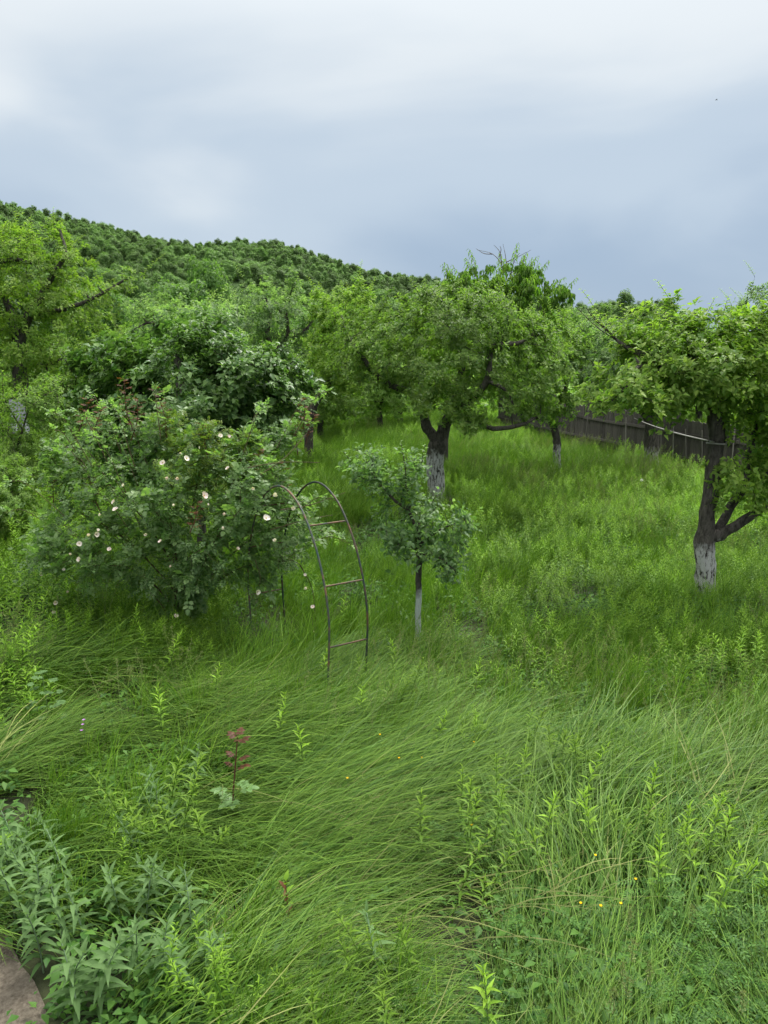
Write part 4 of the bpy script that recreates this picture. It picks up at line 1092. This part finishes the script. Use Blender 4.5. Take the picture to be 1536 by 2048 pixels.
def weed_patch(seed, ns=11, R=.33, H=(.35, .72), lf=.075, wf=.017):
    rg = np.random.default_rng(seed); b = MB()
    for i in range(ns):
        h = rg.uniform(*H); p0 = np.array([*rg.uniform(-R, R, 2), 0]); le = rg.normal(0, .1, 2)
        s = np.linspace(0, 1, 5)[:, None]; C = p0 + np.array([0, 0, h]) * s + np.array([le[0], le[1], 0]) * s ** 2
        V, F = tube(C, np.linspace(.0035, .002, 5), 3); b.add(V, F, .35)
        m = int(h / .016); f = np.linspace(.22, 1, m) ** .85
        Q = np.stack([np.interp(f, s[:, 0], C[:, a]) for a in range(3)], 1)
        az = np.arange(m) * 2.4 + rg.uniform(0, 6); el = np.interp(f, [0, .7, 1], [.1, .5, 1.3])
        D = nrm(np.stack([np.cos(az), np.sin(az), el], 1) + .15 * rg.standard_normal((m, 3)))
        Nn = nrm(np.array([0, 0, 1.0]) - D * .3); sz = np.interp(f, [0, .4, .85, 1], [.8, 1.1, .95, .5]) * rg.uniform(.8, 1.2, m)
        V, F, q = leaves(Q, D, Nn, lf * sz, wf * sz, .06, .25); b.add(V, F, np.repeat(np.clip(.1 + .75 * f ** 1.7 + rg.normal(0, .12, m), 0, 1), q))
    return b
def herb_patch(seed, n=170, R=.35, lf=.06, wf=.034, H=.22):
    rg = np.random.default_rng(seed); b = MB()
    P = np.stack([rg.uniform(-R, R, n), rg.uniform(-R, R, n), H * rg.random(n) ** .7], 1)
    az = rg.uniform(0, 6.28, n); D = np.stack([np.cos(az), np.sin(az), rg.normal(.1, .3, n)], 1); Nn = nrm(np.array([0, 0, 1.0]) + .35 * rand_dir(n, rg))
    s = rg.uniform(.5, 1.4, n); V, F, q = leaves(P, D, Nn, lf * s, wf * s, .1, .2); b.add(V, F, np.repeat(rg.random(n), q))
    return b
def vetch_patch(seed, n=46, R=.3, H=.32):
    rg = np.random.default_rng(seed); b = MB()
    P = np.stack([rg.uniform(-R, R, n), rg.uniform(-R, R, n), .08 + H * rg.random(n) ** .8], 1)
    az = rg.uniform(0, 6.28, n); D = np.stack([np.cos(az), np.sin(az), rg.normal(.15, .3, n)], 1); Nn = nrm(np.array([0, 0, 1.0]) + .3 * rand_dir(n, rg))
    p, d, nn, ls, k = pinnate(P, D, Nn, rg.uniform(.09, .15, n), .024, .01, 6, rg)
    V, F, q = leaves(p, d, nn, .027 * ls, .010 * ls, .04, .1); b.add(V, F, np.repeat(rg.random(len(p)), q))
    return b

def spots(density, ymin, ymax, mask=None, side=.62, off=.6, rg=rng):
    """random ground points inside the view wedge"""
    wmax = side * ymax + off; area = 2 * wmax * (ymax - ymin); n = int(area * density)
    x = rg.uniform(-wmax, wmax, n); y = rg.uniform(ymin, ymax, n)
    k = (abs(x) < side * y + off) & ~in_path(x, y)
    x, y = x[k], y[k]
    if mask is not None:
        k = rg.random(len(x)) < mask(x, y); x, y = x[k], y[k]
    return x, y
def px_of(x, y, z=.3):
    """photo pixel column and row of ground points, for placing patches of different growth"""
    dz = z - CAM_Z; f = y * CP - dz * SP
    return 768 + F_PX * x / f, 1024 - F_PX * (y * SP + dz * CP) / f
def flow(x, y):
    px, py = px_of(x, y)
    a = np.radians(22 + 95 * (vnoise(x, y, 1.5, 3) - .5) + 55 * (vnoise(x, y, .7, 7) - .5))
    a = a + np.radians(28) * np.clip((px - 900) / 500, 0, 1) * np.clip((py - 1300) / 300, 0, 1)
    a = a + np.radians(24) * np.clip((260 - px) / 260, 0, 1) * np.clip((1550 - py) / 200, 0, 1)
    a = a - np.radians(26) * np.exp(-((px - 420) / 200) ** 2 - ((py - 1500) / 90) ** 2)
    return a
def lodged_mask(x, y):
    px, py = px_of(x, y)
    m = np.clip((py - 1255) / 110, .0, 1)
    hl = np.clip((vnoise(x, y, .62, 41) - .24) * 4, .55, 1)
    py = py + 130 * (vnoise(x, y, 1.3, 51) - .5)
    m = np.where(px > 850, np.clip((py - 1360) / 260, .0, .8), m)
    m *= np.where((px > 1280) & (py > 1690), .45, 1)
    return np.where((px < 430) & (py > 1540), .3, m) * hl
x, y = spots(8.6, 2.2, 10, lodged_mask)
n = len(x)
lp = [lodged_patch(200 + i) for i in range(6)]
hol = vnoise(x, y, .9, 11)
pos = np.stack([x, y, ground_z(x, y) + .10 * (hol - .5)], 1)
rot = np.stack([rng.normal(0, .06, n), rng.normal(0, .06, n), flow(x, y) + rng.normal(0, .12, n)], 1)
scl = (.75 + .55 * hol) * rng.uniform(.9, 1.1, n); idx = rng.integers(0, 6, n)
scatter('lodged_grass', [b.data('lodged_grass', M['grass']) for b, _ in lp], pos, rot, scl, idx, 'long meadow grass laid flat in swathes across the foreground', 'grass')
k = vnoise(x, y, 1.1, 21) > .38
scatter('grass_seed_heads', [seed_patch(C, np.random.default_rng(5)).data('grass_seed_heads', M['seed']) for _, C in lp], pos[k], rot[k], scl[k], idx[k], 'feathery seed heads over the flattened foreground grass', 'grass')

def straw_patch(seed):
    b, C = lodged_patch(seed, 26)
    return b
xs_, ys_ = spots(1.1, 2.2, 10, lodged_mask); ms = len(xs_)
scatter('dry_straw', [straw_patch(230 + i).data('dry_straw', M['straw']) for i in range(4)], np.stack([xs_, ys_, ground_z(xs_, ys_) + .04], 1), np.stack([rng.normal(0, .08, ms), rng.normal(0, .08, ms), flow(xs_, ys_) + rng.normal(0, .5, ms)], 1),
        rng.uniform(.8, 1.3, ms), rng.integers(0, 4, ms), 'stray dry yellowed stalks among the flattened grass', 'grass')
def panicle_patch(seed, n=16, R=.35):
    rg = np.random.default_rng(seed); k = 6; s = np.linspace(0, 1, k)[None]
    p0 = rg.uniform(-R, R, (n, 2)); az = rg.uniform(0, 6.28, n); h = rg.uniform(.55, .95, n)[:, None]; o_ = rg.uniform(.05, .3, n)[:, None]
    C = np.stack([p0[:, :1] + np.cos(az)[:, None] * o_ * s ** 2 + .1 * s ** 2, p0[:, 1:] + np.sin(az)[:, None] * o_ * s ** 2, h * s - .1 * o_ * s ** 3], -1)
    b = MB(); V, F = ribbons(C, np.full((n, k), .003), rg); b.add(V, F, .3)
    m = 40; f = rg.random((n, m)); P = C[:, -1][:, None] + (C[:, -3] - C[:, -1])[:, None] * f[..., None] * .5; P = (P + rg.standard_normal(P.shape) * (.006 + .02 * f)[..., None]).reshape(-1, 3)
    V, F, q = leaves(P, nrm(rand_dir(len(P), rg) * .5 + [0, 0, 1]), rand_dir(len(P), rg), .014, .006, .1, .1); b.add(V, F, np.repeat(rg.random(len(P)), q))
    return b
xs_, ys_ = spots(1.6, 5, 30, lambda x, y: np.clip((vnoise(x, y, 2.4, 61) - .42) * 3, 0, 1)); ms = len(xs_)
scatter('flowering_grass', [panicle_patch(240 + i).data('flowering_grass', M['seed']) for i in range(4)], np.stack([xs_, ys_, ground_z(xs_, ys_)], 1), np.stack([rng.normal(0, .1, ms), rng.normal(0, .1, ms), rng.normal(.4, .8, ms)], 1),
        rng.uniform(.7, 1.1, ms), rng.integers(0, 4, ms), 'pale flowering grass stalks scattered through the meadow', 'grass')

# upright grass
def grass_mask(x, y):
    px, py = px_of(x, y)
    m = np.where((px < 150) & (py > 1120), .15, np.where(py > 1520, .14, np.where((px > 880) & (py > 950) & (py < 1250), .5, .9)))
    m = m * (.35 + .9 * vnoise(x, y, 1.6, 13))
    return np.where((px > 380) & (px < 1050) & (py > 1080) & (py < 1420), 1., m)
x, y = spots(4.8, 3, 44, grass_mask); n = len(x)
scatter('meadow_grass', [tuft_patch(300 + i).data('meadow_grass', M['grass2']) for i in range(5)], np.stack([x, y, ground_z(x, y) * np.clip((60 - y) / 20, 0, 1) - .02], 1),
        np.stack([rng.normal(0, .08, n), rng.normal(0, .08, n), rng.normal(.4, .7, n)], 1), rng.uniform(.65, 1.2, n) * np.where(y > 14, 1.12, 1), rng.integers(0, 5, n), 'upright green meadow grass under the orchard trees', 'grass')
# leafy weeds
def weed_mask(x, y):
    px, py = px_of(x, y)
    m = .75 * np.clip((vnoise(x, y, 2.0, 31) - .25) * 2.2, 0.08, 1)
    m = np.where((px > 880) & (py > 940) & (py < 1330), np.clip(m * 1.6 + .35, 0, 1), m)
    m = np.where(py > 1330, np.where(px > 1150, .34, .10), m)
    m = np.where((px < 150) & (py > 1120) & (py < 1420), 1., m); m = np.where((px > 850) & (py > 1250) & (py < 1520), np.maximum(m, .4), m)
    m = np.where((px < 380) & (py > 840) & (py < 1130), 1., m)
    m = np.where((px > 480) & (px < 860) & (py > 1050) & (py < 1350), .12, m)
    return m
x, y = spots(4.6, 3, 40, weed_mask); n = len(x)
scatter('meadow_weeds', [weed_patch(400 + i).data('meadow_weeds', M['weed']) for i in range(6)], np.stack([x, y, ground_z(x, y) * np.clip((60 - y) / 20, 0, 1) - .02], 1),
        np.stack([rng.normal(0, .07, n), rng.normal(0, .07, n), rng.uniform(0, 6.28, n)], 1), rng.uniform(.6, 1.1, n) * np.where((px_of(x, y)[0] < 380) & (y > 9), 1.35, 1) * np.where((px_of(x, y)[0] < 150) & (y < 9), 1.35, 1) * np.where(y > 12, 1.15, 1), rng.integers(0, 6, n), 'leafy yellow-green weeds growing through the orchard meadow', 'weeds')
# low broad leaves and vetch
def herb_mask(x, y):
    px, py = px_of(x, y)
    m = np.full_like(x, .5)
    m = np.where((px < 430) & (py > 1540), 1.6, m); m = np.where((px > 430) & (py > 1400), .9, m); m = np.where((px > 1180) & (py < 1230) & (py > 1040), .9, m)
    return m
x, y = spots(8.0, 2.2, 16, lambda a, b: herb_mask(a, b) * .7); n = len(x)
scatter('ground_herbs', [herb_patch(500 + i).data('ground_herbs', M['herb']) for i in range(4)], np.stack([x, y, ground_z(x, y)], 1), np.stack([np.zeros(n), np.zeros(n), rng.uniform(0, 6.28, n)], 1),
        rng.uniform(.7, 1.2, n), rng.integers(0, 4, n), 'low broad-leaved herbs between the grass', 'herbs')
def vetch_mask(x, y):
    px, py = px_of(x, y)
    m = np.clip((px - 1130) / 200, 0, 1) * np.clip((py - 1600) / 150, 0, 1)
    return np.maximum(m, .10 * (py > 1300) * (px > 700))
x, y = spots(9, 2.2, 8, vetch_mask); n = len(x)
scatter('vetch', [vetch_patch(520 + i).data('vetch', M['herb']) for i in range(4)], np.stack([x, y, ground_z(x, y)], 1), np.stack([np.zeros(n), np.zeros(n), rng.uniform(0, 6.28, n)], 1),
        rng.uniform(.8, 1.2, n), rng.integers(0, 4, n), 'feathery-leaved vetch thicket at the lower right', 'vetch')
# far meadow carpet
def far_mask(x, y): return np.full_like(x, 1.0)
x, y = spots(.5, 40, 105, far_mask, .7); n = len(x)
scatter('far_meadow_growth', [herb_patch(560 + i, 160, .9, .3, .12, .7).data('far_meadow_growth', M['weed']) for i in range(3)], np.stack([x, y, np.zeros(n)], 1), np.stack([np.zeros(n), np.zeros(n), rng.uniform(0, 6.28, n)], 1),
        rng.uniform(.8, 1.5, n), rng.integers(0, 3, n), 'rough green growth on the ground behind the orchard', 'undergrowth')

# ------------------------------------------------------------------ single plants of the foreground
UNIT = {}
def unit_leaf(kind):
    """one leaf of length 1 and width 1; shared by all plants of a kind"""
    if kind in UNIT: return UNIT[kind]
    mat, droop, rnd, tint = kind
    k = 6; u = np.linspace(0, 1, k)
    prof = np.sin(np.pi * u ** (.75 if rnd else .62)) ** (.7 if rnd else 1.0) * .5; prof[0] = .03; prof[-1] = .0
    V = []
    for i in range(k):
        z = .10 * u[i] - droop * u[i] ** 2
        V += [[u[i], prof[i], z + .07 * prof[i] * 2], [u[i], 0, z], [u[i], -prof[i], z + .07 * prof[i] * 2]]
    F = [[i * 3 + j, i * 3 + 3 + j, i * 3 + 4 + j, i * 3 + 1 + j] for i in range(k - 1) for j in range(2)]
    UNIT[kind] = mesh('leaf', V, np.array(F), M[mat], np.full(len(V), tint))
    return UNIT[kind]
def put_leaf(parent, p, D, Nn, Ln, Wd, kind, name='leaf'):
    D = nrm(D); B = nrm(np.cross(Nn, D)); Nn = np.cross(D, B)
    o = link(name, unit_leaf(kind), parent)
    m = Matrix.Identity(4)
    for r in range(3):
        m[r][0], m[r][1], m[r][2], m[r][3] = D[r] * Ln, B[r] * Wd, Nn[r] * Ln, p[r]
    o.matrix_basis = m
    return o
def spot(px, py, h):
    """foot of a plant of height h whose top shows at the photo position"""
    p = gnd(px, py, h + .0)
    return np.array([p[0], p[1], float(ground_z(p[0], p[1])) - .02])
ORD = ['leftmost', 'second from the left', 'third from the left', 'fourth from the left', 'fifth from the left', 'sixth from the left', 'seventh from the left', 'eighth from the left', 'ninth from the left', 'tenth from the left', 'eleventh from the left', 'twelfth from the left']
def stem_mesh(parent, C, r0, r1, mat='stem', k=5):
    m = MB(); V, F = tube(C, np.linspace(r0, r1, len(C)), k); m.add(V, F); return m.obj('stem', M[mat], parent)

def mint(px, py, h, label, rg):
    b = spot(px, py, h); t = thing('woolly_mint', label, 'plant', b, 'woolly mint plants by the path')
    le = rg.normal(0, .11, 2); s = np.linspace(0, 1, 5)[:, None]; C = np.array([0, 0, h]) * s + np.array([le[0], le[1], 0]) * s ** 2
    stem_mesh(t, C, .005, .003, 'mintstem')
    n = int(h / .034); a0 = rg.uniform(0, 3)
    for i in range(n):
        f = .18 + .82 * i / (n - 1); p = np.array([np.interp(f, s[:, 0], C[:, q]) for q in range(3)])
        for sd in (0, pi):
            az = a0 + i * 1.57 + sd + rg.normal(0, .2)
            up = np.interp(f, [0, .8, 1], [.15, .45, 1.4]); Ln = np.interp(f, [0, .5, .9, 1], [.08, .12, .095, .055]) * rg.uniform(.8, 1.2)
            D = np.array([math.cos(az), math.sin(az), up + rg.normal(0, .12)]); Nn = nrm(np.array([0, 0, 1.0]) - .3 * D)
            put_leaf(t, p, D, Nn, Ln, Ln * .27, ('mint', .55 if f < .85 else .2, False, (.25, .6, .95)[min(2, int(f * 3))]))
def goldenrod(px, py, h, label, rg, group):
    b = spot(px, py, h); t = thing('leafy_weed', label, 'plant', b, group)
    le = rg.normal(0, .13, 2); s = np.linspace(0, 1, 5)[:, None]; C = np.array([0, 0, h]) * s + np.array([le[0], le[1], 0]) * s ** 2
    stem_mesh(t, C, .004, .0025)
    n = int(h / .019)
    for i in range(n):
        f = .2 + .8 * (i / (n - 1)) ** .85; p = np.array([np.interp(f, s[:, 0], C[:, q]) for q in range(3)]); az = i * 2.4
        up = np.interp(f, [0, .7, 1], [.2, .6, 1.7]); Ln = np.interp(f, [0, .35, .8, 1], [.075, .10, .085, .05]) * rg.uniform(.8, 1.15)
        D = np.array([math.cos(az), math.sin(az), up]) + rg.normal(0, .1, 3); Nn = nrm(np.array([0, 0, 1.0]) - .3 * nrm(D))
        put_leaf(t, p, D, Nn, Ln, Ln * .24, ('weed', .3, False, (.2, .5, .85)[min(2, int(f * 3))]))
M['mintstem'] = plain('pale_mint_stem', (.20, .30, .16), .8)
rg = np.random.default_rng(91)
rows = {'left-edge': [(8, 1672), (62, 1668), (18, 1725), (75, 1722), (45, 1700), (130, 1700)], 'upper': [(30, 1630), (102, 1620), (260, 1577), (285, 1610), (312, 1595), (370, 1612), (385, 1525), (282, 1657)],
        'middle': [(35, 1782), (75, 1830), (120, 1795), (165, 1810), (235, 1760), (285, 1762), (327, 1732), (375, 1747), (382, 1807)],
        'lower': [(130, 1915), (150, 1940), (172, 1880), (187, 1920), (270, 1865), (317, 1875), (372, 1907), (400, 1870), (757, 1895)]}
for rn, pts in rows.items():
    for i, (px, py) in enumerate(sorted(pts)):
        mint(px, py, rg.uniform(.42, .55) if px < 200 else rg.uniform(.42, .5), f'grey-green woolly mint plant, {ORD[i]} in the {rn} row near the dirt path', rg)
gold = {'at the left edge below the roses': [(10, 1185), (38, 1215), (65, 1182), (88, 1240), (22, 1265), (112, 1225)],
        'in the clump before the rose bush': [(280, 1180), (300, 1195), (265, 1215), (332, 1262), (300, 1268), (320, 1380), (425, 1335)],
        'round the foot of the metal arch': [(565, 1400), (680, 1205), (607, 1455), (550, 1435), (715, 1385), (790, 1265), (640, 1300)],
        'in the right half of the flattened grass': [(1040, 1510), (1143, 1545), (1128, 1572), (1195, 1610), (1303, 1535), (1088, 1590), (983, 1990), (860, 1440), (950, 1320)],
        'in the lower right thicket': [(1403, 1560), (1418, 1625), (1375, 1628), (1325, 1690), (1413, 1705), (1475, 1700), (1500, 1715), (1522, 1702), (1428, 1752), (1450, 1600)]}
for where, pts in gold.items():
    for i, (px, py) in enumerate(sorted(pts)):
        goldenrod(px, py, rg.uniform(.5, .68), f'yellow-green leafy weed {where}, {ORD[i]}', rg, 'single leafy weeds standing above the grass')

# --- rose shoot in the flattened grass
def rose_sprout():
    h = .78; b = spot(470, 1495, h); t = thing('rose_sprout', 'single young rose shoot with dark red stem and reddish top leaves in the flattened grass', 'plant', b)
    C = smooth_path(np.array([[0, 0, 0], [.0, 0, .3], [.025, 0, .55], [.05, 0, h]]) - [.03, 0, 0], 4)
    stem_mesh(t, C, .007, .004, 'stem_r', 7)
    rg = np.random.default_rng(4)
    def leaf5(p, az, el, s, kind, up=.2):
        D = nrm(np.array([math.cos(az), math.sin(az), el])); B = nrm(np.cross([0, 0, 1], D)); Nn = nrm(np.cross(D, B) + [0, -.15, .2])
        q = p + D * s * 1.2
        stem_mesh(t, np.array([p, q, q + D * s * .5]), .0018, .0012, 'stem_r' if kind[0] == 'rose_r' else 'stem', 3).name = 'leaf_stalk'
        put_leaf(t, q + D * s * .5, D - [0, 0, .2], Nn, s * 1.05, s * .72, kind)
        for k, f in ((1, .35), (-1, .35), (1, -.25), (-1, -.25)):
            put_leaf(t, q + D * s * f, B * k + D * .45, Nn, s * .9, s * .62, kind)
    at_f = lambda z: np.array([np.interp(z, C[:, 2], C[:, 0]), 0, z])
    for z, az, s in ((.36, 3.0, .062), (.38, .1, .066), (.33, -1.4, .058), (.27, 2.2, .06), (.22, .6, .055), (.18, 3.5, .055), (.14, -.8, .055), (.45, -.5, .05), (.30, 4.1, .05)):
        leaf5(at_f(z), az, .15, s, ('rose', .12, True, .25))
    for z, az, s in ((.56, 3.0, .032), (.6, .1, .04), (.62, 2.6, .036), (.55, -.4, .05), (.72, .6, .042), (.75, 2.4, .042), (.76, -1.2, .042), (.77, 1.4, .04)):
        leaf5(at_f(z), az, .5, s, ('rose_r', .3, False, .1))
rose_sprout()
def red_sprout(px, py, h, label):
    b = spot(px, py, h); t = thing('young_sprout', label, 'plant', b); rg = np.random.default_rng(int(px))
    stem_mesh(t, np.array([[0, 0, 0], [.01, 0, h * .5], [0, 0, h]]), .004, .002, 'stem_r')
    for i in range(12):
        f = .3 + .7 * i / 11; az = i * 2.4; D = np.array([math.cos(az), math.sin(az), .5 + f])
        put_leaf(t, np.array([0, 0, h * f]), D, nrm(np.array([0, 0, 1.0]) - .3 * nrm(D)), .09 - .03 * f, .03, ('weed', .3, False, .7) if i % 3 else ('rose_r', .3, False, .5))
red_sprout(572, 1795, .42, 'small sprout with mixed yellow-green and dark red leaves in the lower middle')

# --- upright dark grass tuft and mallow at the left
def grass_tuft():
    b = spot(100, 1600, .5); t = thing('grass_tuft', 'upright dark green tuft of fine grass behind the mint at the left', 'grass tuft', b)
    tag(tuft_patch(700, 420, .16, (.35, .55), (.003, .0055), .16).obj('blades', M['grass2'], t), kind='stuff')
grass_tuft()
def mallow():
    b = spot(85, 1360, .6); t = thing('mallow', 'mallow plant with greyish lobed leaves at the left edge', 'plant', b); rg = np.random.default_rng(8)
    stem_mesh(t, np.array([[0, 0, 0], [.02, 0, .3], [0, 0, .62]]), .006, .003)
    for i in range(16):
        f = .3 + .7 * i / 15; az = i * 2.4; D0 = nrm(np.array([math.cos(az), math.sin(az), .35])); p = np.array([.01, 0, .6 * f]); r = .13 * (1.2 - .6 * f)
        q = p + D0 * r; stem_mesh(t, np.array([p, q]), .002, .0015, k=3).name = 'leaf_stalk'
        lf = link('lobed_leaf', None, t); lf.empty_display_size = .01
        s = rg.uniform(.05, .075)
        for k in (-1.1, -.55, 0, .55, 1.1):
            D = np.array([D0[0] * math.cos(k) - D0[1] * math.sin(k), D0[0] * math.sin(k) + D0[1] * math.cos(k), .05])
            put_leaf(lf, q, D, np.array([0, -.25, 1.0]), s, s * .5, ('mallow', .15, True, .6), 'lobe')
mallow()

# --- small flowers and seed heads
def buttercup(px, py, label, h=.42):
    b = spot(px, py, h); t = thing('buttercup', label, 'flower', b, 'buttercups in the grass')
    stem_mesh(t, np.array([[0, 0, 0], [.02, 0, h * .6], [0, 0, h]]), .0018, .0014, k=4)
    for k in range(5):
        az = k * 1.2566 + px; put_leaf(t, np.array([0, 0, h]), np.array([math.cos(az), math.sin(az), .55]), np.array([0, 0, 1.0]), .011, .011, ('yellow', -.2, True, .5), 'petal')
bc = sorted([(943, 1666), (1190, 1726), (1160, 1832), (1200, 1837), (1240, 1831), (1270, 1777), (948, 1485), (798, 1525), (843, 1522), (760, 1477), (695, 1572)])
for i, (px, py) in enumerate(bc): buttercup(px, py, f'tiny yellow buttercup on a thin stalk in the grass, {ORD[i]}')
def seed_head(px, py, label, h=.5):
    b = spot(px, py, h); t = thing('cocksfoot', label, 'grass', b, 'pale seed heads at the lower right'); rg = np.random.default_rng(int(px * 7 + py))
    C = np.array([[0, 0, 0], [.01, 0, h * .6], [.02, -.01, h]]); stem_mesh(t, C, .0018, .0014, k=4)
    m = MB(); P, Ln = [], []
    for z, s in ((0, .018), (-.022, .016), (-.045, .013), (-.075, .012), (.016, .012)):
        c = C[2] + [rg.normal(0, .006), 0, z]; q = c + rg.standard_normal((26, 3)) * s * [.55, .55, .6]; P.append(q)
    P = np.concatenate(P); D = nrm(P - C[2] + [0, 0, .06] + .02 * rg.standard_normal(P.shape))
    V, F, q = leaves(P, D, rand_dir(len(P), rg), .012, .005, .1, .1); m.add(V, F, np.repeat(rg.random(len(P)), q)); tag(m.obj('seed_head', M['seed'], t), kind='stuff')
sh = sorted([(1248, 1850), (1255, 1920), (1235, 1965), (1289, 1962), (1244, 1997), (1213, 2022), (1473, 2025), (1375, 1840)])
for i, (px, py) in enumerate(sh): seed_head(px, py, f'pale beige clustered seed head at the lower right, {ORD[i]}', rg.uniform(.4, .55))
def purple():
    b = spot(167, 1450, .5); t = thing('purple_flower', 'thin stalk with small purple flowers at the left of the flattened grass', 'flower', b)
    stem_mesh(t, np.array([[0, 0, 0], [-.01, 0, .25], [.01, 0, .5]]), .002, .0015, k=4)
    for j, z in enumerate((.5, .46, .41)):
        f = link('flower_head', None, t); f.location = (.01 - .012 * j, -.01, z); f.empty_display_size = .01
        for k in range(6):
            az = k * 1.05; put_leaf(f, np.zeros(3), np.array([math.cos(az), math.sin(az), .4]), np.array([0, 0, 1.0]), .016, .011, ('purple', -.1, True, .5), 'petal')
purple()
def clock():
    b = spot(1283, 960, .62); t = thing('dandelion_clock', 'tiny round white dandelion clock in the meadow before the fence', 'flower', b)
    stem_mesh(t, np.array([[0, 0, 0], [0, 0, .6]]), .003, .002, k=4)
    m = MB(); r2 = np.random.default_rng(3)
    for d in rand_dir(90, r2):
        V, F = tube(np.array([d * .005, d * .03, d * .034]), [.0006, .0008, .004], 3); m.add(V + [0, 0, .62], F)
    tag(m.obj('seeds', M['white'], t), kind='stuff')
clock()
def bird():
    p = at(1433, 200, 130); t = thing('bird', 'tiny dark bird flying high in the sky at the right', 'bird', p)
    m = MB(); V, F = tube([[-.16, 0, 0], [-.08, 0, .02], [.05, 0, .02], [.14, 0, .01], [.2, 0, 0]], [.005, .035, .045, .03, .006], 8); m.add(V, F); m.obj('body', M['bird'], t)
    for s in (-1, 1):
        m = MB(); Vw = np.array([[.08, 0, .03], [-.05, 0, .03], [.06, s * .18, .1], [-.05, s * .18, .09], [-.02, s * .36, .05], [-.07, s * .36, .045]])
        Vw = np.vstack([Vw, Vw + [0, 0, .012]])
        Fw = [[0, 1, 3, 2], [2, 3, 5, 4], [6, 8, 9, 7], [8, 10, 11, 9], [0, 2, 8, 6], [2, 4, 10, 8], [1, 7, 9, 3], [3, 9, 11, 5], [4, 5, 11, 10]]
        m.add(Vw, np.array(Fw)); m.obj('wing', M['bird'], t)
bird()
